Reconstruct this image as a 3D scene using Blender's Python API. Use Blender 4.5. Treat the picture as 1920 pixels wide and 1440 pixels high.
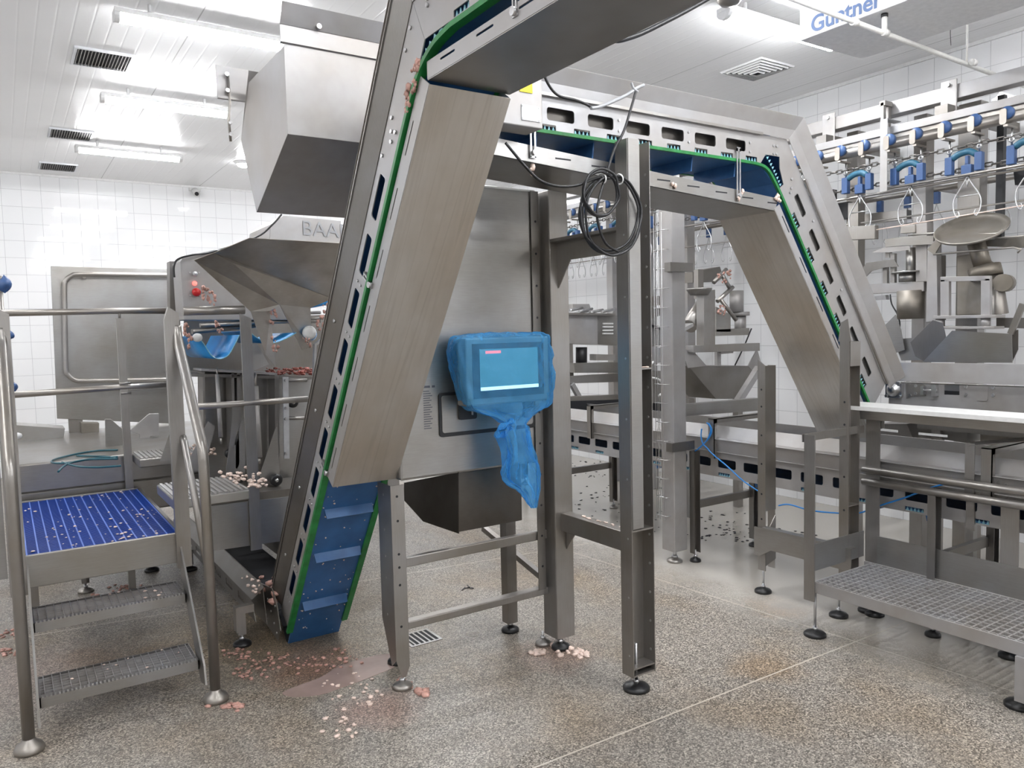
import bpy, bmesh, math, random
from mathutils import Vector, Matrix
from mathutils.geometry import tessellate_polygon
random.seed(7)
S = bpy.context.scene
for o in list(bpy.data.objects): bpy.data.objects.remove(o)
COL = S.collection

# ------------------------------------------------------------------ camera
F_PX = 1446.0; YAW = math.radians(33.4); PITCH = math.radians(3.96); ROLL = 0.024
EYE = Vector((0, 0, 1.6))
_Fh = Vector((math.sin(YAW), math.cos(YAW), 0)); _R = Vector((math.cos(YAW), -math.sin(YAW), 0)); _Z = Vector((0, 0, 1))
_F = _Fh*math.cos(PITCH) - _Z*math.sin(PITCH); _U = _Fh*math.sin(PITCH) + _Z*math.cos(PITCH)
_CX = _R*math.cos(ROLL) - _U*math.sin(ROLL); _CY = _R*math.sin(ROLL) + _U*math.cos(ROLL)
cam_d = bpy.data.cameras.new('camera'); cam = bpy.data.objects.new('camera', cam_d); COL.objects.link(cam)
cam_d.sensor_fit = 'HORIZONTAL'; cam_d.sensor_width = 36.0; cam_d.lens = 36.0*F_PX/1920.0; cam_d.clip_start = .05
M = Matrix(((_CX.x, _CY.x, -_F.x, EYE.x), (_CX.y, _CY.y, -_F.y, EYE.y), (_CX.z, _CY.z, -_F.z, EYE.z), (0, 0, 0, 1)))
cam.matrix_world = M
S.camera = cam

def at(x, y, ax, v):
    """surveyed point: photograph position carried to a known wall/machine plane X, Y or Z = v (metres)"""
    r = _F + _CX*((x-960)/F_PX) - _CY*((y-720)/F_PX)
    i = 'XYZ'.index(ax)
    return EYE + r*((v-EYE[i])/r[i])

# ------------------------------------------------------------------ world, exposure
W = bpy.data.worlds.new('world'); S.world = W; W.use_nodes = True
W.node_tree.nodes['Background'].inputs[0].default_value = (.75, .8, .9, 1)
W.node_tree.nodes['Background'].inputs[1].default_value = .15
S.view_settings.view_transform = 'Standard'; S.view_settings.look = 'None'
S.view_settings.gamma = 1.0; S.view_settings.use_curve_mapping = False
S.view_settings.exposure = 1.45
LAMP = 27.0      # emission of the tube diffusers

# ------------------------------------------------------------------ materials
def newmat(name):
    m = bpy.data.materials.new(name); m.use_nodes = True
    nt = m.node_tree; b = nt.nodes['Principled BSDF']
    return m, nt, b
def N(nt, t, **k):
    n = nt.nodes.new(t)
    for a, v in k.items(): setattr(n, a, v)
    return n
def tc(nt, scale=(1, 1, 1)):
    g = N(nt, 'ShaderNodeTexCoord'); mp = N(nt, 'ShaderNodeMapping'); mp.inputs['Scale'].default_value = scale
    nt.links.new(g.outputs['Object'], mp.inputs['Vector']); return mp.outputs[0]
def noise(nt, vec, scale, detail=3, rough=.55):
    n = N(nt, 'ShaderNodeTexNoise'); n.inputs['Scale'].default_value = scale; n.inputs['Detail'].default_value = detail
    n.inputs['Roughness'].default_value = rough; nt.links.new(vec, n.inputs['Vector']); return n.outputs['Fac']
def ramp(nt, fac, stops):
    r = N(nt, 'ShaderNodeValToRGB'); nt.links.new(fac, r.inputs[0]); e = r.color_ramp.elements
    e[0].position, e[0].color = stops[0][0], (*stops[0][1], 1); e[1].position, e[1].color = stops[1][0], (*stops[1][1], 1)
    for p, c in stops[2:]:
        q = e.new(p); q.color = (*c, 1)
    return r.outputs[0]
def g3(v): return (v, v, v)
def mixc(nt, fac, a, b, mode='MIX'):
    m = N(nt, 'ShaderNodeMix', data_type='RGBA', blend_type=mode)
    for s, v in ((m.inputs[0], fac), (m.inputs[6], a), (m.inputs[7], b)):
        if hasattr(v, 'links') or hasattr(v, 'is_linked'): nt.links.new(v, s)
        else: s.default_value = v if isinstance(v, (int, float)) else (*v, 1)
    return m.outputs[2]
def plain(name, col, rough=.5, metal=0.0, var=0.06, scale=30, **k):
    m, nt, b = newmat(name); v = tc(nt)
    c = ramp(nt, noise(nt, v, scale), [(.3, tuple(x*(1-var) for x in col)), (.7, tuple(min(1, x*(1+var)) for x in col))])
    nt.links.new(c, b.inputs['Base Color']); b.inputs['Roughness'].default_value = rough; b.inputs['Metallic'].default_value = metal
    for a, q in k.items(): b.inputs[a.replace('_', ' ')].default_value = q
    return m
def steel(name, col, rough=.34, brush=(3, 3, 60), metal=.85, dirt=.12, warm=(.96, .90, .82)):
    m, nt, b = newmat(name)
    v = tc(nt, brush); v2 = tc(nt)
    br = noise(nt, v, 6, 4); big = noise(nt, v2, 2.2, 4)
    c = ramp(nt, big, [(.35, tuple(x*(1-dirt)*w for x, w in zip(col, warm))), (.65, tuple(x*(1+dirt*.4) for x in col))])
    c2 = mixc(nt, .22, c, ramp(nt, br, [(.3, g3(.55)), (.7, g3(1.0))]), 'MULTIPLY')
    nt.links.new(c2, b.inputs['Base Color'])
    r = ramp(nt, br, [(.3, g3(rough*.88)), (.7, g3(rough*1.15))]); nt.links.new(r, b.inputs['Roughness'])
    b.inputs['Metallic'].default_value = metal
    return m
M_ = {}
M_['steel'] = steel('stainless_steel', (.38, .38, .378))
M_['frame'] = steel('stainless_frame_tube', (.36, .352, .345), .38, (40, 40, 2))
M_['dark_steel'] = steel('stainless_dull', (.26, .252, .245), .38, (40, 40, 2))
M_['light_steel'] = steel('stainless_matt_light', (.42, .42, .43), .5, (3, 3, 3), metal=.55, dirt=.06)
M_['pan'] = steel('stainless_pan_satin', (.58, .565, .54), .45, (8, 1.2, 1.2), dirt=.08)
def streaked(m, sc=(8, .25, .25)):
    nt = m.node_tree; b = nt.nodes['Principled BSDF']; src = b.inputs['Base Color'].links[0].from_socket
    f = ramp(nt, noise(nt, tc(nt, sc), 1.6, 1, .3), [(.40, g3(0)), (.425, g3(.13)), (.44, g3(0)), (.50, g3(.0)), (.515, g3(.17)), (.53, g3(0)), (.60, g3(.1)), (.615, g3(0))])
    nt.links.new(mixc(nt, f, src, (.20, .17, .14)), b.inputs['Base Color'])
streaked(M_['pan'])
M_['drop_pan'] = steel('stainless_drop_pan', (.58, .565, .54), .45, (1.2, 8, 1.2), dirt=.08); streaked(M_['drop_pan'], (.25, 8, .25))
M_['tube'] = steel('polished_tube', (.38, .37, .36), .36, (2, 2, 2), dirt=.08)
M_['bolt'] = plain('zinc_bolt', (.55, .55, .56), .3, 1.0)
M_['white_plastic'] = plain('white_plastic', (.70, .70, .69), .35)
M_['white_pipe'] = plain('white_pvc_pipe', (.78, .77, .74), .4)
M_['black_rubber'] = plain('black_rubber', (.012, .012, .013), .35)
M_['black'] = plain('black_plastic', (.02, .02, .022), .45)
M_['cable'] = plain('black_cable_sheath', (.012, .012, .014), .38)
M_['grey_cable'] = plain('grey_cable_sheath', (.35, .36, .38), .45)
M_['chute_dark'] = steel('stainless_stained_dark', (.15, .14, .13), .4, (5, 5, 30), dirt=.3)
M_['slide'] = steel('stainless_slide_dull', (.50, .485, .46), .42, (5, 5, 30), dirt=.3)
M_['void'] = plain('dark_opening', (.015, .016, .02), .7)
M_['green'] = plain('green_wear_strip', (.015, .19, .045), .4, var=.25, scale=20)
M_['blue_belt'] = plain('blue_modular_belt', (.030, .115, .29), .42, var=.15, scale=12)
M_['blue_grate'] = plain('blue_fibreglass_grating', (.008, .05, .30), .3, var=.1)
M_['blue_block'] = plain('blue_plastic_block', (.04, .095, .24), .4)
M_['grate_bar'] = plain('pale_blue_grating_bar', (.07, .16, .55), .3)
M_['teal_body'] = plain('dull_teal_plastic', (.03, .13, .21), .45)
M_['blue_sheet'] = plain('blue_pu_belt', (.02, .26, .62), .3, var=.1, scale=8)
M_['teal_tip'] = plain('pale_blue_module', (.20, .42, .50), .45)
M_['red'] = plain('red_button', (.55, .02, .02), .3)
M_['yellow'] = plain('yellow_label', (.85, .68, .03), .5)
M_['hose'] = plain('teal_air_hose', (.01, .09, .12), .35)
M_['blue_rope'] = plain('blue_airline', (.02, .22, .62), .4)
M_['meat'] = plain('pink_meat_scrap', (.50, .285, .235), .4, var=.35, scale=25)
M_['fat'] = plain('pale_skin_scrap', (.78, .62, .54), .4, var=.2, scale=25)
M_['flesh_dark'] = plain('dark_red_meat', (.30, .08, .06), .4, var=.4, scale=20)
M_['leaf'] = plain('dark_wet_debris', (.03, .025, .03), .4, var=.3)
M_['label_grey'] = plain('etched_label', (.55, .56, .58), .45, .6)
M_['alloy'] = steel('cast_alloy', (.34, .32, .29), .5, (6, 6, 6), dirt=.3)
M_['ink'] = plain('grey_ink', (.10, .10, .12), .6)
M_['ink_blue'] = plain('blue_ink', (.13, .20, .38), .6)
M_['ceil_white'] = plain('white_coated_panel', (.80, .80, .80), .45)

def emis(name, col, s):
    m, nt, b = newmat(name); b.inputs['Base Color'].default_value = (*[x*(.2 if s < 1 else 1) for x in col], 1)
    b.inputs['Emission Color'].default_value = (*col, 1); b.inputs['Emission Strength'].default_value = s; return m
M_['lamp'] = emis('lit_diffuser', (.97, .98, 1.0), LAMP)
M_['screen'] = emis('lit_screen', (.12, .30, .34), .35)
M_['screen_bar'] = emis('lit_screen_bar', (.85, .95, 1.0), .8)
M_['led_red'] = emis('red_led', (1, .12, .1), 1.0)

def tile_mat():
    m, nt, b = newmat('white_wall_tiles')
    g = N(nt, 'ShaderNodeTexCoord'); sp = N(nt, 'ShaderNodeSeparateXYZ'); nt.links.new(g.outputs['Object'], sp.inputs[0])
    ad = N(nt, 'ShaderNodeMath', operation='ADD'); nt.links.new(sp.outputs[0], ad.inputs[0]); nt.links.new(sp.outputs[1], ad.inputs[1])
    cb = N(nt, 'ShaderNodeCombineXYZ'); nt.links.new(ad.outputs[0], cb.inputs[0]); nt.links.new(sp.outputs[2], cb.inputs[1])
    br = N(nt, 'ShaderNodeTexBrick'); br.offset = 0; br.squash = 1
    br.inputs['Scale'].default_value = 1; br.inputs['Brick Width'].default_value = .2; br.inputs['Row Height'].default_value = .2
    br.inputs['Mortar Size'].default_value = .0022; br.inputs['Mortar Smooth'].default_value = .2; br.inputs['Bias'].default_value = 0
    br.inputs['Color1'].default_value = (.88, .88, .89, 1); br.inputs['Color2'].default_value = (.85, .86, .87, 1); br.inputs['Mortar'].default_value = (.58, .58, .60, 1)
    nt.links.new(cb.outputs[0], br.inputs['Vector']); nt.links.new(br.outputs['Color'], b.inputs['Base Color'])
    v = tc(nt); nz = noise(nt, v, 4, 2)
    bp = N(nt, 'ShaderNodeBump'); bp.inputs['Strength'].default_value = .025; bp.inputs['Distance'].default_value = .02
    nt.links.new(nz, bp.inputs['Height'])
    b2 = N(nt, 'ShaderNodeBump'); b2.invert = True; b2.inputs['Strength'].default_value = .4; b2.inputs['Distance'].default_value = .002
    nt.links.new(br.outputs['Fac'], b2.inputs['Height']); nt.links.new(bp.outputs[0], b2.inputs['Normal']); nt.links.new(b2.outputs[0], b.inputs['Normal'])
    b.inputs['Roughness'].default_value = .035
    return m
M_['tiles'] = tile_mat()
def ceil_mat():
    m, nt, b = newmat('ribbed_ceiling_panels')
    g = N(nt, 'ShaderNodeTexCoord'); sp = N(nt, 'ShaderNodeSeparateXYZ'); nt.links.new(g.outputs['Object'], sp.inputs[0])
    w = N(nt, 'ShaderNodeMath', operation='PINGPONG'); w.inputs[1].default_value = .05; nt.links.new(sp.outputs[0], w.inputs[0])
    j = N(nt, 'ShaderNodeMath', operation='PINGPONG'); j.inputs[1].default_value = .575; nt.links.new(sp.outputs[0], j.inputs[0])
    jl = N(nt, 'ShaderNodeMath', operation='LESS_THAN'); jl.inputs[1].default_value = .004; nt.links.new(j.outputs[0], jl.inputs[0])
    v = tc(nt); c = ramp(nt, noise(nt, v, 1.2), [(.3, (.86, .86, .86)), (.7, (.90, .90, .90))])
    c2 = mixc(nt, jl.outputs[0], c, (.5, .5, .5)); nt.links.new(c2, b.inputs['Base Color'])
    sm = N(nt, 'ShaderNodeMath', operation='SMOOTH_MIN'); sm.inputs[1].default_value = .008; sm.inputs[2].default_value = .006; nt.links.new(w.outputs[0], sm.inputs[0])
    bp = N(nt, 'ShaderNodeBump'); bp.inputs['Strength'].default_value = .5; bp.inputs['Distance'].default_value = .25; nt.links.new(sm.outputs[0], bp.inputs['Height']); nt.links.new(bp.outputs[0], b.inputs['Normal'])
    b.inputs['Roughness'].default_value = .22
    return m
M_['ceiling'] = ceil_mat()
def floor_mat():
    m, nt, b = newmat('speckled_quartz_epoxy_floor')
    v = tc(nt)
    g = N(nt, 'ShaderNodeTexCoord'); sp = N(nt, 'ShaderNodeSeparateXYZ'); nt.links.new(g.outputs['Object'], sp.inputs[0])
    vo = N(nt, 'ShaderNodeTexVoronoi'); vo.inputs['Scale'].default_value = 190; nt.links.new(v, vo.inputs['Vector'])
    sv = N(nt, 'ShaderNodeSeparateColor'); nt.links.new(vo.outputs['Color'], sv.inputs[0])
    speck = ramp(nt, sv.outputs[0], [(0, (.085, .077, .07)), (1, (.56, .515, .46)), (.35, (.195, .178, .16)), (.7, (.32, .295, .263))])
    big = noise(nt, v, 1.1, 5, .6)
    c = mixc(nt, .55, speck, ramp(nt, big, [(.3, (.72, .70, .66)), (.7, (1.0, .97, .92))]), 'MULTIPLY')
    # yellowish-brown walked-in stains
    st = noise(nt, tc(nt, (1, .7, 1)), 1.9, 4, .55)
    sm = ramp(nt, st, [(.46, g3(0)), (.74, g3(.75))])
    c = mixc(nt, sm, c, mixc(nt, 1.0, c, (.88, .72, .52), 'MULTIPLY'))
    def spot(cx, cy, r, sharp=.35):
        cmb = N(nt, 'ShaderNodeCombineXYZ'); cmb.inputs[0].default_value = cx; cmb.inputs[1].default_value = cy
        ds = N(nt, 'ShaderNodeVectorMath', operation='DISTANCE'); nt.links.new(g.outputs['Object'], ds.inputs[0]); nt.links.new(cmb.outputs[0], ds.inputs[1])
        nn = N(nt, 'ShaderNodeMath', operation='MULTIPLY_ADD'); nn.inputs[1].default_value = r*1.2; nt.links.new(noise(nt, v, 5, 5, .7), nn.inputs[0]); nt.links.new(ds.outputs['Value'], nn.inputs[2])
        mr = N(nt, 'ShaderNodeMapRange'); mr.inputs['From Min'].default_value = r*1.6; mr.inputs['From Max'].default_value = r*(1.6-sharp*2); nt.links.new(nn.outputs[0], mr.inputs['Value'])
        return mr.outputs[0]
    def tint(c, s, col, amt):
        f = N(nt, 'ShaderNodeMath', operation='MULTIPLY'); f.inputs[1].default_value = amt; nt.links.new(s, f.inputs[0])
        return mixc(nt, f.outputs[0], c, mixc(nt, 1.0, c, col, 'MULTIPLY'))
    c = tint(c, spot(1.1, 4.2, 1.0), (.66, .55, .38), .75)
    c = tint(c, spot(1.15, 3.6, .30), (1.0, .66, .60), .6)
    c = tint(c, spot(1.25, 3.0, .22), (1.0, .62, .55), .6)
    c = tint(c, spot(2.2, 3.0, .25), (1.0, .74, .66), .7)
    c = tint(c, spot(3.6, 2.75, .22), (1.0, .62, .34), .8)
    c = tint(c, spot(2.9, 2.3, .22), (1.0, .78, .55), .7)
    c = tint(c, spot(0.05, 4.3, .5), (1.0, .80, .76), .5)
    # wet, glossier film at the back; paler colour paints in the wall's reflection
    wet = N(nt, 'ShaderNodeMapRange'); wet.inputs['From Min'].default_value = 3.55; wet.inputs['From Max'].default_value = 4.1
    wv = N(nt, 'ShaderNodeMath', operation='MULTIPLY_ADD'); wv.inputs[1].default_value = .6; nt.links.new(noise(nt, v, 3, 4), wv.inputs[0]); nt.links.new(sp.outputs[0], wv.inputs[2]); nt.links.new(wv.outputs[0], wet.inputs['Value'])
    c = mixc(nt, wet.outputs[0], c, (.47, .44, .395))
    # pale grout lines
    def line(o, val, tilt, other):
        a = N(nt, 'ShaderNodeMath', operation='MULTIPLY_ADD'); a.inputs[1].default_value = tilt; nt.links.new(sp.outputs[other], a.inputs[0]); nt.links.new(sp.outputs[o], a.inputs[2])
        s = N(nt, 'ShaderNodeMath', operation='SUBTRACT'); s.inputs[1].default_value = val; nt.links.new(a.outputs[0], s.inputs[0])
        ab = N(nt, 'ShaderNodeMath', operation='ABSOLUTE'); nt.links.new(s.outputs[0], ab.inputs[0])
        l = N(nt, 'ShaderNodeMath', operation='LESS_THAN'); l.inputs[1].default_value = .0042; nt.links.new(ab.outputs[0], l.inputs[0]); return l.outputs[0]
    for L in (line(0, 3.655, .073, 1), line(1, 2.27, .015, 0), line(1, 4.9, .13, 0)):
        c = mixc(nt, L, c, (.52, .47, .40))
    nt.links.new(c, b.inputs['Base Color'])
    rr = ramp(nt, noise(nt, v, 1.6, 3), [(.3, g3(.26)), (.7, g3(.46))])
    r2 = mixc(nt, wet.outputs[0], rr, g3(.10)); nt.links.new(r2, b.inputs['Roughness'])
    bp = N(nt, 'ShaderNodeBump'); bp.inputs['Distance'].default_value = .003
    inv = N(nt, 'ShaderNodeMath', operation='MULTIPLY_ADD'); inv.inputs[1].default_value = -.42; inv.inputs[2].default_value = .5; nt.links.new(wet.outputs[0], inv.inputs[0]); nt.links.new(inv.outputs[0], bp.inputs['Strength'])
    nt.links.new(noise(nt, v, 120, 2), bp.inputs['Height']); nt.links.new(bp.outputs[0], b.inputs['Normal'])
    return m
M_['floor'] = floor_mat()
def bag_mat():
    m, nt, b = newmat('translucent_blue_polythene')
    b.inputs['Base Color'].default_value = (.10, .44, .88, 1); b.inputs['Roughness'].default_value = .15
    tr = N(nt, 'ShaderNodeBsdfTransparent'); tr.inputs[0].default_value = (.50, .80, 1.0, 1)
    lw = N(nt, 'ShaderNodeLayerWeight'); lw.inputs[0].default_value = .35
    mr = N(nt, 'ShaderNodeMapRange'); mr.inputs['To Min'].default_value = .24; mr.inputs['To Max'].default_value = .75; nt.links.new(lw.outputs['Facing'], mr.inputs['Value'])
    mx = N(nt, 'ShaderNodeMixShader'); nt.links.new(mr.outputs[0], mx.inputs[0]); nt.links.new(tr.outputs[0], mx.inputs[1]); nt.links.new(b.outputs[0], mx.inputs[2])
    nt.links.new(mx.outputs[0], nt.nodes['Material Output'].inputs[0])
    v = tc(nt, (1, 1, .6)); bp = N(nt, 'ShaderNodeBump'); bp.inputs['Strength'].default_value = 1.0; bp.inputs['Distance'].default_value = .03
    nt.links.new(noise(nt, v, 14, 4), bp.inputs['Height']); nt.links.new(bp.outputs[0], b.inputs['Normal'])
    return m
M_['bag'] = bag_mat()

# ------------------------------------------------------------------ mesh builder
class MB:
    def __init__(s): s.v = []; s.f = []; s.sm = []
    def add(s, vs, fs, smooth=False):
        o = len(s.v); s.v += [Vector(p) for p in vs]; s.f += [tuple(i+o for i in f) for f in fs]; s.sm += [smooth]*len(fs); return s
    def box(s, x0, x1, y0, y1, z0, z1):
        x0, x1 = sorted((x0, x1)); y0, y1 = sorted((y0, y1)); z0, z1 = sorted((z0, z1))
        return s.add([(x, y, z) for x in (x0, x1) for y in (y0, y1) for z in (z0, z1)],
                     [(0, 1, 3, 2), (4, 6, 7, 5), (0, 4, 5, 1), (2, 3, 7, 6), (0, 2, 6, 4), (1, 5, 7, 3)])
    def beam(s, p, q, w, h, up=(0, 0, 1)):
        p = Vector(p); q = Vector(q); d = (q-p).normalized(); up = Vector(up)
        if abs(d.dot(up)) > .98: up = Vector((1, 0, 0))
        a = d.cross(up).normalized(); b = a.cross(d).normalized()
        vs = [e + a*(i*w/2) + b*(j*h/2) for e in (p, q) for i, j in ((-1, -1), (1, -1), (1, 1), (-1, 1))]
        return s.add(vs, [(3, 2, 1, 0), (4, 5, 6, 7), (0, 1, 5, 4), (1, 2, 6, 5), (2, 3, 7, 6), (3, 0, 4, 7)])
    def profile(s, p, q, prof, xdir, ydir):
        """closed 2-d profile swept straight from p to q"""
        p = Vector(p); q = Vector(q); X = Vector(xdir).normalized(); Y = Vector(ydir).normalized(); n = len(prof)
        vs = [e + X*a + Y*b for e in (p, q) for a, b in prof]
        tri = tessellate_polygon([[Vector((a, b, 0)) for a, b in prof]])
        fs = [tuple(t) for t in tri] + [tuple(i+n for i in reversed(t)) for t in tri] + [(i, (i+1) % n, (i+1) % n+n, i+n) for i in range(n)]
        return s.add(vs, fs)
    def channel(s, p, q, w, d, t, open_dir, wide_dir):
        """U channel: web of width w, flanges of depth d that point to open_dir"""
        h = w/2
        pr = [(-h, 0), (h, 0), (h, d), (h-t, d), (h-t, t), (-h+t, t), (-h+t, d), (-h, d)]
        return s.profile(p, q, pr, wide_dir, open_dir)
    def angle(s, p, q, a, b, t, da, db):
        return s.profile(p, q, [(0, 0), (a, 0), (a, t), (t, t), (t, b), (0, b)], da, db)
    def tube(s, pts, r, n=12, closed=False, cap=True):
        pts = [Vector(p) for p in pts]; m = len(pts); rings = []; T = []
        for i in range(m):
            a = pts[(i-1) % m] if (i or closed) else pts[0]; b = pts[(i+1) % m] if (i < m-1 or closed) else pts[-1]
            T.append((b-a).normalized())
        up = Vector((0, 0, 1)) if abs(T[0].z) < .9 else Vector((1, 0, 0))
        nrm = T[0].cross(up).normalized()
        vs = []
        for i in range(m):
            nrm = (nrm - T[i]*nrm.dot(T[i]))
            nrm = nrm.normalized() if nrm.length > 1e-6 else T[i].orthogonal().normalized()
            bn = T[i].cross(nrm); rr = r[i] if isinstance(r, (list, tuple)) else r
            k = 1.0
            if 0 < i < m-1: k = 1/max(.6, math.sqrt(max(.0, (1+(pts[i]-pts[i-1]).normalized().dot((pts[i+1]-pts[i]).normalized()))/2)))
            vs += [pts[i] + (nrm*math.cos(6.2832*j/n) + bn*math.sin(6.2832*j/n))*rr*(k if k < 1.3 else 1.3) for j in range(n)]
        fs = []
        for i in range(m if closed else m-1):
            for j in range(n):
                a, b = i*n+j, i*n+(j+1) % n; c, d = ((i+1) % m)*n+(j+1) % n, ((i+1) % m)*n+j
                fs.append((a, b, c, d))
        s.add(vs, fs, True)
        if cap and not closed:
            o = len(s.v)-len(vs)
            s.f += [tuple(o+j for j in reversed(range(n))), tuple(o+(m-1)*n+j for j in range(n))]; s.sm += [False, False]
        return s
    def cyl(s, p, q, r, n=20, r2=None): return s.tube([p, q], [r, r if r2 is None else r2], n)
    def lathe(s, c, prof, axis=(0, 0, 1), n=24):
        c = Vector(c); A = Vector(axis).normalized(); X = A.orthogonal().normalized(); Y = A.cross(X); vs = []; k = len(prof)
        for r, h in prof: vs += [c + A*h + (X*math.cos(6.2832*j/n)+Y*math.sin(6.2832*j/n))*max(r, 1e-4) for j in range(n)]
        fs = [(i*n+j, i*n+(j+1) % n, (i+1)*n+(j+1) % n, (i+1)*n+j) for i in range(k-1) for j in range(n)]
        return s.add(vs, fs, True)
    def slab(s, loops, t, fr):
        """flat plate with holes: loops[0] outline, others holes, in 2-d; fr(a,b,w) -> world, thickness t from w=0"""
        L = [[Vector((a, b, 0)) for a, b in lp] for lp in loops]; tri = tessellate_polygon(L)
        flat = [p for lp in loops for p in lp]; n = len(flat)
        vs = [fr(a, b, 0) for a, b in flat] + [fr(a, b, t) for a, b in flat]
        fs = [tuple(x) for x in tri] + [tuple(i+n for i in reversed(x)) for x in tri]; o = 0
        for lp in loops:
            m = len(lp); fs += [(o+i, o+(i+1) % m, o+(i+1) % m+n, o+i+n) for i in range(m)]; o += m
        return s.add(vs, fs)
    def plate(s, pts, t, d=None):
        """plate from coplanar world points, thickness t along normal (or d)"""
        pts = [Vector(p) for p in pts]; nr = Vector((0, 0, 0))
        for i in range(len(pts)): nr += (pts[i]-pts[0]).cross(pts[(i+1) % len(pts)]-pts[0])
        nr.normalize(); D = Vector(d).normalized() if d else nr
        X = (pts[1]-pts[0]).normalized(); Y = nr.cross(X)
        tri = tessellate_polygon([[Vector(((p-pts[0]).dot(X), (p-pts[0]).dot(Y), 0)) for p in pts]]); n = len(pts)
        vs = pts + [p + D*t for p in pts]
        fs = [tuple(x) for x in tri] + [tuple(i+n for i in reversed(x)) for x in tri] + [(i, (i+1) % n, (i+1) % n+n, i+n) for i in range(n)]
        return s.add(vs, fs)
    def px(s, pix, ax, v, t):
        d = {'X': (1, 0, 0), 'Y': (0, 1, 0), 'Z': (0, 0, -1)}[ax]
        return s.plate([at(x, y, ax, v) for x, y in pix], t, d)
    def blob(s, c, r, seed=0, n=7, flat=1.0):
        rnd = random.Random(seed); c = Vector(c); vs = []; k = 4
        for i in range(k+1):
            th = math.pi*i/k
            for j in range(n):
                ph = 6.2832*j/n; rr = r*(.6+.7*rnd.random())
                vs.append(c+Vector((rr*math.sin(th)*math.cos(ph), rr*math.sin(th)*math.sin(ph), rr*math.cos(th)*flat)))
        fs = [(i*n+j, i*n+(j+1) % n, (i+1)*n+(j+1) % n, (i+1)*n+j) for i in range(k) for j in range(n)]
        return s.add(vs, fs, True)

def obj(name, mb, mat, parent=None, bevel=0, sub=0, thick=0):
    me = bpy.data.meshes.new(name); o = bpy.data.objects.new(name, me); COL.objects.link(o)
    org = Vector((0, 0, 0)); q = parent
    while q is not None: org += q.location; q = q.parent
    if parent is None and mb.v:
        xs = [p.x for p in mb.v]; ys = [p.y for p in mb.v]; zs = [p.z for p in mb.v]
        org = Vector(((min(xs)+max(xs))/2, (min(ys)+max(ys))/2, min(zs))); 
        if name.split('_')[0] in ('floor', 'ceiling', 'wall', 'trim'): org = Vector((0, 0, 0))
        o.location = org
    me.from_pydata([tuple(p-org) for p in mb.v], [], mb.f)
    bm = bmesh.new(); bm.from_mesh(me); bmesh.ops.recalc_face_normals(bm, faces=bm.faces); 
    for f, sm in zip(bm.faces, mb.sm): f.smooth = sm
    bm.to_mesh(me); bm.free()
    me.materials.append(M_[mat] if isinstance(mat, str) else mat)
    if parent is not None: o.parent = parent
    if thick:
        m = o.modifiers.new('solid', 'SOLIDIFY'); m.thickness = thick; m.offset = 0
    if sub:
        m = o.modifiers.new('sub', 'SUBSURF'); m.levels = sub; m.render_levels = sub
    if bevel:
        m = o.modifiers.new('bevel', 'BEVEL'); m.width = bevel; m.segments = 2; m.limit_method = 'ANGLE'; m.angle_limit = math.radians(50)
    return o
def tag(o, label, cat, group=None, kind=None):
    if label: o['label'] = label
    if cat: o['category'] = cat
    if group: o['group'] = group
    if kind: o['kind'] = kind
    return o
def thing(name, label, cat, loc=(0, 0, 0), group=None):
    o = bpy.data.objects.new(name, None); o.empty_display_size = .1; COL.objects.link(o); o.location = loc
    return tag(o, label, cat, group)
def struct(name, mb, mat): o = obj(name, mb, mat); o['kind'] = 'structure'; return o
def copy_tree(o, parent=None, shift=None):
    c = o.copy(); COL.objects.link(c)
    if parent is not None: c.parent = parent
    if shift is not None: c.location = o.location + Vector(shift)
    for ch in [q for q in o.children]: copy_tree(ch, c)
    return c
def arc(c, r, a0, a1, n, fr): return [fr(c[0]+r*math.cos(math.radians(a0+(a1-a0)*i/n)), c[1]+r*math.sin(math.radians(a0+(a1-a0)*i/n))) for i in range(n+1)]
def rrect(a0, a1, b0, b1, r, n=3):
    P = []
    for cx, cy, s in ((a1-r, b1-r, 0), (a0+r, b1-r, 90), (a0+r, b0+r, 180), (a1-r, b0+r, 270)):
        for i in range(n+1):
            t = math.radians(s+90*i/n); P.append((cx+r*math.cos(t), cy+r*math.sin(t)))
    return P
def foot(parent, x, y, top, mat='black_rubber', r=.047, rod=.007, name='levelling_foot', lean=0):
    mb = MB(); mb.lathe((x, y, 0), [(0, 0), (r, 0), (r, .012), (r*.85, .02), (r*.4, .028), (.012, .032), (0.0, .034)])
    f = obj(name, mb, mat, parent)
    m2 = MB(); m2.cyl((x, y, .028), (x, y, top), rod, 10); m2.cyl((x, y, .03), (x, y, .045), rod*1.9, 6)
    obj('threaded_rod', m2, 'bolt', f); return f
def bolts(parent, pts, axis, r=.006, h=.005, mat='bolt', name='bolt'):
    """each bolt head an object of its own, sharing one mesh"""
    first = None; org = Vector((0, 0, 0)); q = parent
    while q is not None: org += q.location; q = q.parent
    for p in pts:
        if first is None:
            holder = bpy.data.objects.new('tmp', None); first = obj(name, MB().cyl((0, 0, 0), Vector(axis)*h, r, 8), mat, holder)
            first.parent = None; bpy.data.objects.remove(holder); c = first
        else: c = first.copy(); COL.objects.link(c)
        c.parent = parent; c.location = Vector(p)-org
    return first
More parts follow.
